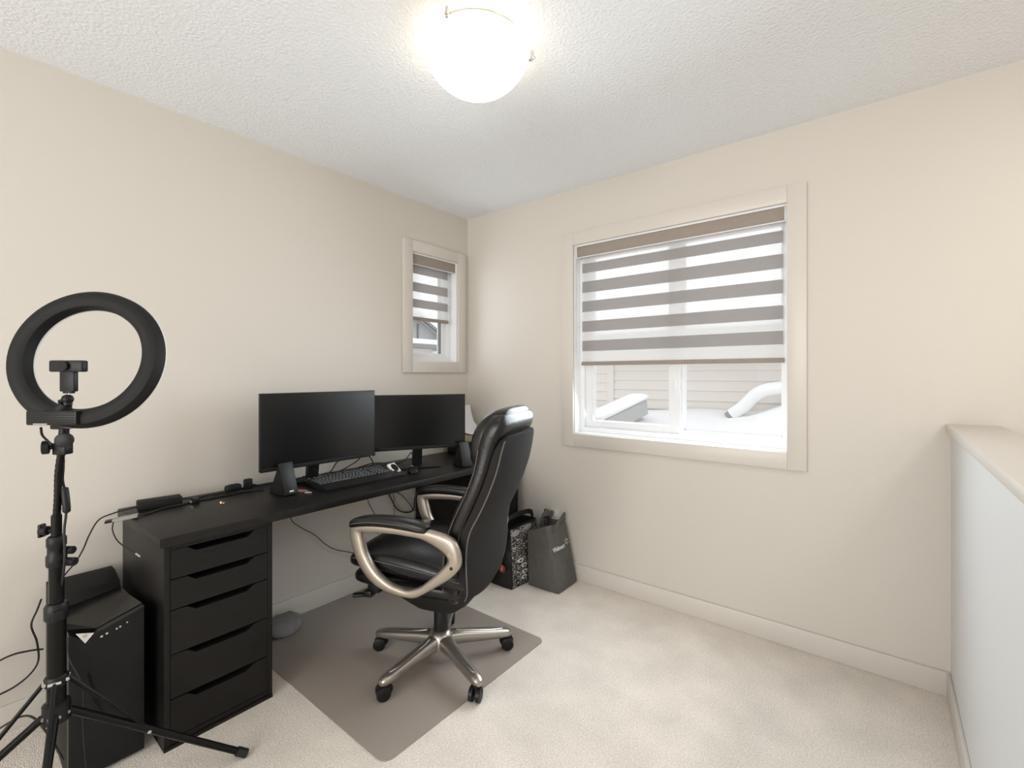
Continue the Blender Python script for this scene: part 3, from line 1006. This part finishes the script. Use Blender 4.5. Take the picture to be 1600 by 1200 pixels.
knob((PX - .0, PY, .845) , -CR, .013, .045)
obj('wing', B().box(-.004, .004, -.010, .010, -.019, .019, bev=.003, mx=Matrix.Translation(P0 + Vector((0, 0, .845)) - CR * .042) @ Matrix.Rotation(.675, 4, 'Z')), 'plastic', rl, 40)
knob(P0 + Vector((0, 0, .79)), CR, .011, .050)
knob(P0 + Vector((0, 0, .757)), CR, .012, .055)
# legs and braces
R3 = [Vector((.16, .44, 0)), Vector((-.02, -.46, 0)), Vector((.45, -.12, 0))]
for i, e in enumerate(R3):
    hub = P0 + Vector((0, 0, .325)) + e.normalized() * .028
    foot = P0 + e + Vector((0, 0, .012))
    lg = obj('leg', B().tube([hub, foot], .0105, 12), 'stand', rl, 40)
    obj('rubber_foot', B().tube([foot - (foot - hub).normalized() * .03, foot + (foot - hub).normalized() * .004], .014, 12), 'rubber', lg, 40)
    mid = hub.lerp(foot, .42)
    top = P0 + Vector((0, 0, .42)) + e.normalized() * .026
    brc = obj('brace', B().tube([top, mid], .006, 8), 'stand', rl, 40)
    q = e.normalized().cross(Vector((0, 0, 1)))
    for nm, pnt in (('bolt', hub), ('bolt', mid), ('bolt', top)):
        obj(nm, B().tube([pnt - q * .014, pnt + q * .014], .0052, 10), 'steel', lg, 40)
# head bracket
hd = P0 + Vector((0, 0, 1.085)) + CR * .018
obj('tilt_bracket', B().box(-.018, .018, -.014, .014, -.022, .012, bev=.003, mx=Matrix.Translation(hd) @ Matrix.Rotation(.675, 4, 'Z')).tube([hd + Vector((0, 0, .005)), hd + Vector((0, 0, .07)) + CR * .006], .012, 12).box(-.026, .024, -.013, .013, .050, .075, bev=.004, mx=Matrix.Translation(hd) @ Matrix.Rotation(.675, 4, 'Z')), 'plastic', rl, 40)
to_cam = Vector((.6256, -.780, 0))
knob(hd + Vector((0, 0, .022)) + CR * .020, to_cam + CR * .35, .020, .036)
knob(hd + Vector((0, 0, .000)) - CR * .012, -CR + to_cam * .8, .019, .035)

# the ring itself
RC = Vector((.704, -2.276, 1.337))
az, el = math.radians(136), math.radians(-10)
nf = Vector((math.cos(el) * math.cos(az), math.cos(el) * math.sin(az), math.sin(el)))
hv = nf.cross(Vector((0, 0, 1))).normalized()
vv = hv.cross(nf).normalized()


def annulus(prof, n=72):
    R_ = []
    for k in range(n):
        a = 2 * PI * k / n
        d = hv * math.cos(a) + vv * math.sin(a)
        R_.append([RC + d * r + nf * s for r, s in prof])
    return B().rings(R_, closed=True)


ro_, ri_ = .199, .145
obj('ring_housing', annulus([(ro_, .012), (ro_ - .001, -.004), (ro_ - .010, -.018), (ro_ - .022, -.022), (ri_ + .018, -.022), (ri_ + .006, -.016), (ri_, -.002), (ri_, .012)]), 'plastic_matte', rl, 35)
obj('diffuser', annulus([(ro_ + .0005, .0115), (ro_ + .0005, .017), (ro_ - .006, .022), (ri_ + .006, .022), (ri_ - .0005, .017), (ri_ - .0005, .0115)]), 'diffuser', rl, 35)
# control box at the foot of the ring
bxm = Matrix.Translation((.690, -2.326, 1.172)) @ Matrix.Rotation(.675, 4, 'Z')
cbx = obj('control_box', B().box(-.072, .066, -.030, .030, -.020, .020, bev=.004, mx=bxm), 'plastic', rl, 40)
gr = B()
for i in range(5):
    gr.box(-.066, .060, -.0315, -.0295, -.014 + i * .007, -.0115 + i * .007, mx=bxm)
obj('cooling_ribs', gr, 'plastic_matte', cbx)
obj('port_label', B().box(-.050, -.012, -.0312, -.0300, -.0185, -.0145, mx=bxm), 'greyprint', cbx)
obj('box_neck', B().tube([Vector((.690, -2.326, 1.19)), Vector((.698, -2.32, 1.208))], [.022, .014], 14), 'plastic', rl, 40)
# phone holder
H0 = Vector((.702, -2.317, 0))
obj('ball_joint', B().ico(H0 + Vector((0, 0, 1.222)), .014, sub=2).tube([H0 + Vector((0, 0, 1.205)), H0 + Vector((0, 0, 1.232))], .0105, 12).tube([H0 + Vector((0, 0, 1.220)), H0 + Vector((0, 0, 1.215)) - CR * .022], .006, 10), 'plastic', rl, 40)
obj('joint_screw', B().tube([H0 + Vector((0, 0, 1.23)), H0 + Vector((0, 0, 1.245))], .003, 8), 'steel', rl, 40)
hm = Matrix.Translation(H0 + CR * .004) @ Matrix.Rotation(.675, 4, 'Z')
ph = obj('phone_holder', B().box(-.020, .020, -.008, .008, 1.243, 1.305, bev=.003, mx=hm).box(-.012, .012, -.007, .007, 1.238, 1.247, bev=.002, mx=hm), 'plastic', rl, 40)
obj('clamp_bar', B().box(-.046, .046, -.012, .010, 1.298, 1.330, bev=.004, mx=hm), 'plastic', ph, 40)
obj('clamp_knob', B().tube([hm @ Vector((0, -.012, 1.314)), hm @ Vector((0, -.020, 1.314))], .013, 18), 'plastic_matte', ph, 40)
# its cord with the inline dimmer
cable('power_cord', [(0.621, -2.361, 1.141), (0.609, -2.357, 1.118), (0.61, -2.344, 1.098), (0.592, -2.326, 1.076), (0.607, -2.314, 1.054), (0.622, -2.315, 1.022), (0.627, -2.317, 0.986), (0.647, -2.314, 0.952), (0.656, -2.313, 0.926), (0.655, -2.314, 0.889), (0.658, -2.318, 0.845), (0.673, -2.319, 0.785), (0.67, -2.321, 0.731), (0.645, -2.322, 0.688)], .003, None, rl)
obj('inline_switch', B().tube(smoothpath([(0.64, -2.316, 0.966), (0.646, -2.315, 0.955), (0.652, -2.314, 0.934), (0.656, -2.313, 0.913), (0.656, -2.313, 0.895)], 3), [.004] + [.009] * 11 + [.004], 10), 'plastic', rl, 50)

# loose cables at the left
cable('floor_cable', [(.045, -2.30, .46), (.035, -2.31, .42), (.035, -2.325, .37), (.035, -2.31, .30), (.035, -2.31, .22), (.035, -2.36, .17), (.04, -2.45, .15), (.05, -2.60, .10)], .0032, 'black cable curling down the wall left of the computer, then off to the left')
cable('floor_cable', [(.05, -2.295, .275), (.05, -2.33, .285), (.05, -2.38, .290), (.05, -2.45, .27), (.05, -2.62, .22), (.05, -2.8, .05)], .0032, 'black cable leaving the computer back horizontally towards the left')
cable('floor_cable', [(.50, -2.30, .10), (.42, -2.33, .17), (.30, -2.36, .18), (.20, -2.42, .12), (.15, -2.55, .03), (.2, -2.8, .01)], .0032, 'black cable low behind the light stand legs')
cable('tower_cable', [(.51, -2.292, .478), (.53, -2.290, .42), (.56, -2.27, .36), (.56, -2.262, .30), (.55, -2.262, .22), (.555, -2.26, .15), (.54, -2.25, .02)], .002, 'thin dark cable hanging in front of the computer tower')

# ------------------------------------------------------------------ chair mat
mp = []
mx0, mx1, my0, my1, rr = .030, 1.192, -1.620, -.690, .04
for cx, cy, a0_ in ((mx1 - rr, my1 - rr, 0), (mx0 + rr, my1 - rr, 90), (mx0 + rr, my0 + rr, 180), (mx1 - rr, my0 + rr, 270)):
    for k in range(7):
        a = math.radians(a0_ + 15 * k)
        mp.append((cx + rr * math.cos(a), cy + rr * math.sin(a)))
tag(obj('chair_mat', B().prism(mp, 'z', .0005, .0040, bev=.0008), 'mat'), 'see-through grey vinyl chair mat on the carpet under the chair', 'mat')

# ------------------------------------------------------------------ office chair
ch = thing('office_chair', 'black leather office chair with silver looped arms and star base', 'chair', (.921, -1.121, 0), math.radians(200))
X, Y, Z = Vector((1, 0, 0)), Vector((0, 1, 0)), Vector((0, 0, 1))


def seatloft(rows_, e=3.0, n=36):
    return B().loft([((x, 0, zc), Y, hw, Z, ht, e) for x, zc, hw, ht in rows_], n)


seat = obj('seat', seatloft([(-.235, .455, .17, .02), (-.225, .46, .215, .040), (-.17, .475, .240, .058), (-.08, .492, .250, .064), (.02, .505, .254, .066), (.12, .515, .254, .064), (.22, .516, .250, .058), (.28, .510, .243, .050), (.315, .503, .228, .038), (.332, .499, .20, .020)], 3.2), 'leather', ch, 60, sub=1)
und = obj('lower_cushion', seatloft([(-.20, .405, .16, .02), (-.18, .41, .21, .038), (-.05, .425, .238, .045), (.1, .435, .242, .046), (.22, .436, .240, .044), (.29, .434, .230, .038), (.315, .432, .20, .018)], 3.2), 'leather', ch, 60, sub=1)
for s in (1, -1):
    pts = [(-.20, s * .232, .478), (-.08, s * .2525, .505), (.05, s * .2565, .520), (.18, s * .2545, .528), (.27, s * .244, .522), (.315, s * .215, .512)]
    obj('seam', B().tube(smoothpath(pts, 6), .0016, 6), 'piping', seat, 60)
obj('seat_pan', B().loft([((0, 0, z), X, a, Y, b, 4) for z, a, b in ((.250, .06, .05), (.262, .10, .075), (.30, .15, .11), (.36, .20, .17), (.385, .22, .20))], 28), 'plastic_matte', ch, 50)

# backrest: z, rear edge x, front edge x, half width
prof = [(.335, -.165, -.125, .13), (.36, -.185, -.105, .185), (.43, -.222, -.10, .222), (.52, -.230, -.105, .238), (.60, -.232, -.12, .242), (.68, -.246, -.138, .242), (.76, -.286, -.172, .240), (.84, -.322, -.21, .236), (.92, -.350, -.238, .230), (1.00, -.368, -.252, .226), (1.06, -.380, -.262, .222), (1.10, -.385, -.285, .216), (1.13, -.390, -.305, .200), (1.150, -.372, -.320, .160)]
bprof = prof[:-4] + [(1.05, -.395, -.262, .228), (1.09, -.410, -.285, .226), (1.12, -.408, -.305, .214), (1.142, -.390, -.32, .175)]
secs = [(((xr + xf) / 2 + .010, 0, z), X, (xf - xr) / 2 - .008, Y, hw - .002, 3.4) for z, xr, xf, hw in bprof]
back = obj('backrest', B().loft(secs, 36), 'leather', ch, 60, sub=1)


def backpanel():
    b = B()
    rings_ = []
    P_ = [(.375, .150), (.385, .178), (.43, .208), (.52, .232), (.60, .238), (.68, .236), (.76, .229), (.84, .225), (.92, .219), (1.00, .208), (1.035, .195), (1.05, .17)]
    def xr(z):
        for (z0, a, _, _), (z1, c, _, _) in zip(prof, prof[1:]):
            if z0 <= z <= z1:
                return a + (c - a) * (z - z0) / (z1 - z0)
        return prof[-1][1]
    for z, hw in P_:
        outer, inner = [], []
        for k in range(17):
            t = -1 + 2 * k / 16
            yy = hw * t
            xx = xr(z) - .036 * (1 - abs(t) ** 2.4) + .006
            outer.append(Vector((xx - .006, yy, z)))
            inner.append(Vector((xx + .030, yy * .98, z)))
        rings_.append(outer + inner[::-1])
    b.rings(rings_)
    return b


bp_ = obj('back_panel', backpanel(), 'mesh', ch, 50)
edge = []
for s in (1, -1):
    pe = []
    for z, hw in [(.385, .180), (.43, .209), (.52, .234), (.60, .240), (.68, .238), (.76, .231), (.84, .227), (.92, .221), (1.00, .210), (1.035, .197)]:
        for (z0, a, _, _), (z1, c, _, _) in zip(prof, prof[1:]):
            if z0 <= z <= z1: xx = a + (c - a) * (z - z0) / (z1 - z0)
        pe.append((xx - .001, s * hw, z))
    obj('piping', B().tube(smoothpath(pe, 5), .0028, 6), 'piping', bp_, 60)
    pf = [(xr * .25 + xf * .75 + .004, s * (hw + .001), z) for z, xr, xf, hw in prof[2:10]]
    obj('seam', B().tube(smoothpath(pf, 5), .0018, 6), 'piping', back, 60)
# lumbar and headrest cushions on the front
lum = B().loft([((xf - .012, 0, z), X, t, Y, hw, 3.4) for z, xf, t, hw in ((.56, -.135, .012, .15), (.58, -.128, .028, .18), (.66, -.137, .036, .192), (.74, -.165, .038, .192), (.82, -.205, .034, .185), (.86, -.225, .022, .165), (.88, -.235, .010, .13))], 30)
obj('lumbar_cushion', lum, 'leather', ch, 60, sub=1)
hr = B().loft([((cx, 0, z), X, t, Y, hw * .97, 4.2) for z, cx, t, hw in ((.925, -.262, .012, .16), (.932, -.264, .045, .205), (.97, -.274, .062, .219), (1.02, -.284, .070, .221), (1.07, -.298, .070, .217), (1.11, -.314, .060, .205), (1.14, -.334, .044, .175), (1.152, -.345, .026, .135), (1.158, -.352, .010, .08))], 34)
hro = obj('headrest', hr, 'leather', ch, 60, sub=1)
# arms
outer = [(.268, .660), (.266, .620), (.246, .560), (.205, .492), (.143, .443), (.056, .421), (-.02, .417), (-.06, .432), (-.11, .463), (-.189, .518), (-.224, .560), (-.228, .600), (-.212, .650), (-.181, .673), (-.093, .690), (.0, .692), (.12, .692), (.22, .688), (.258, .682)]
inner = [(.212, .645), (.203, .610), (.187, .562), (.143, .502), (.082, .463), (.03, .449), (-.003, .446), (-.053, .464), (-.09, .493), (-.126, .525), (-.173, .575), (-.168, .602), (-.126, .628), (-.061, .652), (.0, .656), (.056, .658), (.12, .656), (.17, .652), (.20, .650)]


def arm(s):
    YA = .276 if s > 0 else .260
    b = B()
    O_ = smoothpath([(x, 0, z) for x, z in outer], 4, closed=True)
    I_ = smoothpath([(x, 0, z) for x, z in inner], 4, closed=True)
    t = .019
    R_ = []
    for o_, i_ in zip(O_, I_):
        d = (i_ - o_)
        c = (o_ + i_) / 2
        u = d.normalized()
        a = d.length / 2
        ring = []
        for k in range(12):
            th = 2 * PI * (k + .5) / 12
            ct, st = math.cos(th), math.sin(th)
            e = 3.4
            ring.append(c + u * a * math.copysign(abs(ct) ** (2 / e), ct) + Y * t * math.copysign(abs(st) ** (2 / e), st) + Y * s * YA)
        R_.append(ring)
    b.rings(R_, closed=True)
    o = obj('arm_frame', b, 'silver', ch, 60)
    pd = B().loft([((x, s * YA, (zt + zb) / 2), Z, (zt - zb) / 2, Y, hw, 3.2) for x, zt, zb, hw in ((-.092, .695, .680, .014), (-.085, .704, .674, .024), (-.05, .717, .676, .031), (.02, .726, .682, .034), (.10, .727, .684, .034), (.18, .722, .680, .033), (.24, .708, .668, .030), (.262, .696, .662, .024), (.268, .688, .666, .014))], 24)
    pdo = obj('arm_pad', pd, 'leather', o, 60, sub=1)
    sm = [(x, s * (YA + .0335), z) for x, z in ((-.07, .694), (.0, .703), (.10, .705), (.18, .700), (.245, .687))]
    obj('seam', B().tube(smoothpath(sm, 5), .0015, 6), 'piping', pdo, 60)
    for bx_, bz_, rr_ in ((-.196, .560, .0065),):
        obj('screw', B().tube([(bx_, s * (YA + .017), bz_), (bx_, s * (YA + .0205), bz_)], rr_, 14), 'rubber', o, 40)
    obj('screw_cap', B().tube([(-.190, s * (YA + .017), .610), (-.190, s * (YA + .0198), .610)], .010, 16), 'silver', o, 40)
    bk = B().box(-.07, .09, min(s * .20, s * (YA - .008)), max(s * .20, s * (YA - .008)), .424, .452, bev=.006)
    obj('arm_bracket', bk, 'plastic_matte', o, 40)
    bk = B().box(-.222, -.185, min(s * .21, s * (YA - .008)), max(s * .21, s * (YA - .008)), .54, .62, bev=.006)
    obj('arm_bracket', bk, 'plastic_matte', o, 40)


arm(1)
arm(-1)

# gas column and mechanism
obj('gas_column', B().lathe([(.030, .085), (.031, .09), (.031, .245), (.028, .255)], n=28).lathe([(.022, .060), (.022, .09)], n=20), 'plastic', ch, 40)
lv = B().tube([(.14, .06, .37), (.22, .12, .365), (.275, .17, .345)], .007, 10)
lv.box(-.032, .024, -.014, .014, -.006, .007, bev=.004, mx=Matrix.Translation((.300, .185, .338)) @ Matrix.Rotation(.5, 4, 'Z'))
lv.box(.20, .262, .12, .18, .352, .41, bev=.010)
lv.box(.235, .275, .15, .19, .334, .362, bev=.006)
obj('lever', lv, 'plastic', ch, 40)

# star base: five tapering legs, casters on their tips
hub = obj('base_hub', B().lathe([(.035, .072), (.058, .078), (.062, .105), (.052, .132), (.040, .146), (.0325, .149)], n=30), 'base', ch, 50)
for wdeg in (-88, -15, 57, 129, 201):
    a = math.radians(wdeg - 200)
    d = Vector((math.cos(a), math.sin(a), 0))
    q = Vector((-math.sin(a), math.cos(a), 0))
    secs = []
    for r, z, hw, ht in ((.020, .106, .036, .028), (.06, .104, .032, .030), (.10, .100, .028, .028), (.17, .092, .026, .025), (.24, .085, .025, .022), (.29, .080, .024, .020), (.315, .078, .022, .018), (.330, .077, .014, .011)):
        secs.append((d * r + Z * z, q, hw, Z, ht, 2.6))
    lg = obj('leg', B().loft(secs, 22), 'base', ch, 60)
    obj('leg_ridge', B().loft([(d * r + Z * z, q, hw, Z, .0045, 2.4) for r, z, hw in ((.07, .133, .005), (.10, .1275, .011), (.17, .1165, .013), (.24, .1065, .013), (.28, .101, .009), (.29, .0995, .003))], 12), 'base', lg, 50)
    ct_ = d * .302
    cas = obj('caster', B().tube([ct_ + Z * .050, ct_ + Z * .075], .007, 10).loft([(ct_ + Z * .041 + q2 * t, d, .024 * s, Z, .020 * s, 2.2) for q2, t, s in ((q, -.016, .9), (q, -.012, 1), (q, .012, 1), (q, .016, .9))], 18), 'plastic_matte', ch, 50)
    ang = {-88: .5, -15: .9, 57: .3, 129: 0, 201: -.4}[wdeg]
    wq = (q * math.cos(ang) + d * math.sin(ang))
    z0_ = .0285 + (.0 if wdeg == -15 else .0045)
    off = Vector((wq.y, -wq.x, 0)) * .012
    for s in (1, -1):
        c_ = ct_ + off + Z * z0_ + wq * s * .015
        obj('wheel', B().tube([c_ - wq * .0095, c_ - wq * .0075, c_ + wq * .0075, c_ + wq * .0095], [.0235, .028, .028, .0235], 24), 'plastic', cas, 50)

# ------------------------------------------------------------------ bags
def bag_shell(b, corners_b, corners_t, bulge, seed, nu=10, nv=14, mx=None):
    """four-sided soft bag: bottom corners, top corners (ccw), open top closed by an inner fold"""
    cb_ = [Vector(c) for c in corners_b]
    ctp = [Vector(c) for c in corners_t]
    cen = sum(cb_, Vector()) / 4
    rings_ = []
    for j in range(nv + 1):
        t = j / nv
        ring = []
        for k in range(4):
            a_, b_ = cb_[k].lerp(ctp[k], t), cb_[(k + 1) % 4].lerp(ctp[(k + 1) % 4], t)
            nrm = (b_ - a_).cross(Z).normalized()
            for i in range(nu):
                s = i / nu
                p = a_.lerp(b_, s)
                w_ = math.sin(PI * s) * math.sin(PI * min(1, t * .9 + .08))
                p = p + nrm * bulge * w_ + nrm * .010 * w_ * noise.noise(Vector((s * 3 + k * 5, t * 4, seed)))
                ring.append(p)
        rings_.append(ring)
    # inner fold
    for dz, sc_ in ((.0, .93), (-.05, .86)):
        c_t = sum(ctp, Vector()) / 4
        rings_.append([c_t + (p - c_t) * sc_ + Z * dz for p in rings_[nv]])
    b.rings(rings_)
    return b


wbg = thing('shopping_bag', 'charcoal reusable shopping bag on the carpet by the back wall', 'bag', (0, 0, 0), 0, 'two shopping bags by the wall')
cbm = [(.774, -.262, .002), (.984, -.250, .002), (.981, -.040, .002), (.775, -.045, .002)]
ctm = [(.764, -.262, .325), (.885, -.245, .375), (.905, -.050, .365), (.770, -.045, .36)]
obj('bag_body', bag_shell(B(), cbm, ctm, .012, 2.2), 'greyfab', wbg, 60)
hp = [(.905, -.19, .34), (.93, -.17, .385), (.925, -.11, .415), (.915, -.07, .405), (.905, -.08, .35)]
hb = B()
hb.rings([[Vector(p) + Vector((dx, 0, dz)) for dx, dz in ((-.003, -.018), (.003, -.018), (.003, .018), (-.003, .018))] for p in smoothpath(hp, 5)])
obj('handle', hb, 'greyfab', wbg, 60)
hb = B()
hp2 = [(.80, -.20, .35), (.80, -.15, .405), (.81, -.10, .41), (.80, -.06, .35)]
hb.rings([[Vector(p) + Vector((dx, 0, dz)) for dx, dz in ((-.003, -.015), (.003, -.015), (.003, .015), (-.003, .015))] for p in smoothpath(hp2, 5)])
obj('handle', hb, 'greyfab', wbg, 60)
# lettering on the right face
fb0, fb1, ft0, ft1 = Vector(cbm[1]), Vector(cbm[2]), Vector(ctm[1]), Vector(ctm[2])


def onface(s, t):
    a_, b_ = fb0.lerp(ft0, t), fb1.lerp(ft1, t)
    nrm = (b_ - a_).cross(Z).normalized()
    return a_.lerp(b_, s) + nrm * (.0035 + .015 * math.sin(PI * s) * math.sin(PI * min(1, t * .9 + .08)))


p0, p1 = onface(.10, .600), onface(.62, .625)
upf = (onface(.3, .8) - onface(.3, .5)).normalized()
text_mesh('lettering', 'Walmart', .036, p0, p1 - p0, upf, .0010, 'print', wbg, bold=.0003, squeeze=.84)
sc_ = onface(.80, .70)
rt_ = (p1 - p0).normalized()
up2 = upf
spk = B()
for k in range(6):
    a = math.radians(90 + 60 * k)
    dd = rt_ * math.cos(a) + up2 * math.sin(a)
    nn = rt_.cross(up2).normalized()
    ss = dd.cross(nn)
    spk.loft([(sc_ + dd * r, ss, w__, nn, .0012, 2.5) for r, w__ in ((.006, .0012), (.010, .0028), (.017, .0032), (.021, .0015))], 10)
obj('spark_mark', spk, 'beige', wbg, 60)

bbg = thing('shopping_bag', 'black carrier bag covered in white print between the chair and the charcoal bag', 'bag', (0, 0, 0), 0, 'two shopping bags by the wall')
cb2 = [(.572, -.384, .002), (.735, -.380, .002), (.742, -.120, .002), (.575, -.120, .002)]
ct2 = [(.590, -.372, .345), (.705, -.368, .350), (.728, -.120, .372), (.590, -.115, .37)]
obj('bag_body', bag_shell(B(), cb2, ct2, .010, 5.1), 'bagblack', bbg, 60)
fb0, fb1, ft0, ft1 = Vector(cb2[1]), Vector(cb2[2]), Vector(ct2[1]), Vector(ct2[2])


def quad(b, s0, s1, t0, t1, fn, eps=.0006):
    R_ = []
    n_ = 6
    for i in range(n_ + 1):
        t = t0 + (t1 - t0) * i / n_
        row = [fn(s0 + (s1 - s0) * j / n_, t) for j in range(n_ + 1)]
        R_.append(row)
    vs = [[b.bm.verts.new(p) for p in r] for r in R_]
    for i in range(n_):
        for j in range(n_):
            b.bm.faces.new([vs[i][j], vs[i][j + 1], vs[i + 1][j + 1], vs[i + 1][j]])
    return b


obj('printed_side', quad(B(), .03, .97, .02, .98, onface), 'streaks', bbg, 60)


def patch(s, t, rs_, rt2, m, nm='printed_patch', n=20, e=.003):
    b = B()
    c0 = b.bm.verts.new(onface(s, t) + Vector((e + .0004, 0, 0)))
    vs = [b.bm.verts.new(onface(s + rs_ * math.cos(2 * PI * k / n), t + rt2 * math.sin(2 * PI * k / n)) + Vector((e, 0, 0))) for k in range(n)]
    for k in range(n):
        b.bm.faces.new([c0, vs[k], vs[(k + 1) % n]])
    return obj(nm, b, m, bbg)


patch(.18, .91, .14, .05, 'greyprint')
patch(.62, .93, .16, .045, 'greyprint')
patch(.80, .42, .10, .10, 'greyprint')
for s_, t_ in ((.28, .44), (.40, .34), (.42, .23), (.40, .14)):
    patch(s_, t_, .10, .035, 'print')
    patch(s_, t_, .045, .015, 'bagblack', e=.005)
# red round mark on the near face
rc = Vector((.672, -.394, .119))
obj('red_mark', B().tube([rc, rc - Y * .002], .024, 24), 'red', bbg, 40)
obj('red_mark_flame', B().loft([(rc + Vector((x_, -.0028, z_)), X, w_, Y, .0008, 2.2) for x_, z_, w_ in ((.0, -.016, .002), (-.004, -.006, .005), (.003, .006, .004), (.0, .016, .0015))], 10), 'beige', bbg, 50)
hb = B()
hp = [(.66, -.35, .34), (.665, -.33, .40), (.69, -.22, .42), (.70, -.14, .41), (.70, -.12, .36)]
hb.rings([[Vector(p) + Vector((dx, dz * .3, dz)) for dx, dz in ((-.004, -.014), (.004, -.014), (.004, .014), (-.004, .014))] for p in smoothpath(hp, 6)])
obj('handle', hb, 'bagblack', bbg, 60)
# folded print-covered flap standing up behind the bag corner
fl = tag(obj('folded_bag', B().box(-.004, .004, -.055, .055, 0, .10, bev=.003, mx=Matrix.Translation((.775, -.10, .330)) @ Matrix.Rotation(-.35, 4, 'X') @ Matrix.Rotation(.2, 4, 'Y')), 'streaks', None, 40),
         'black and white printed flap sticking up between the two bags', 'bag')
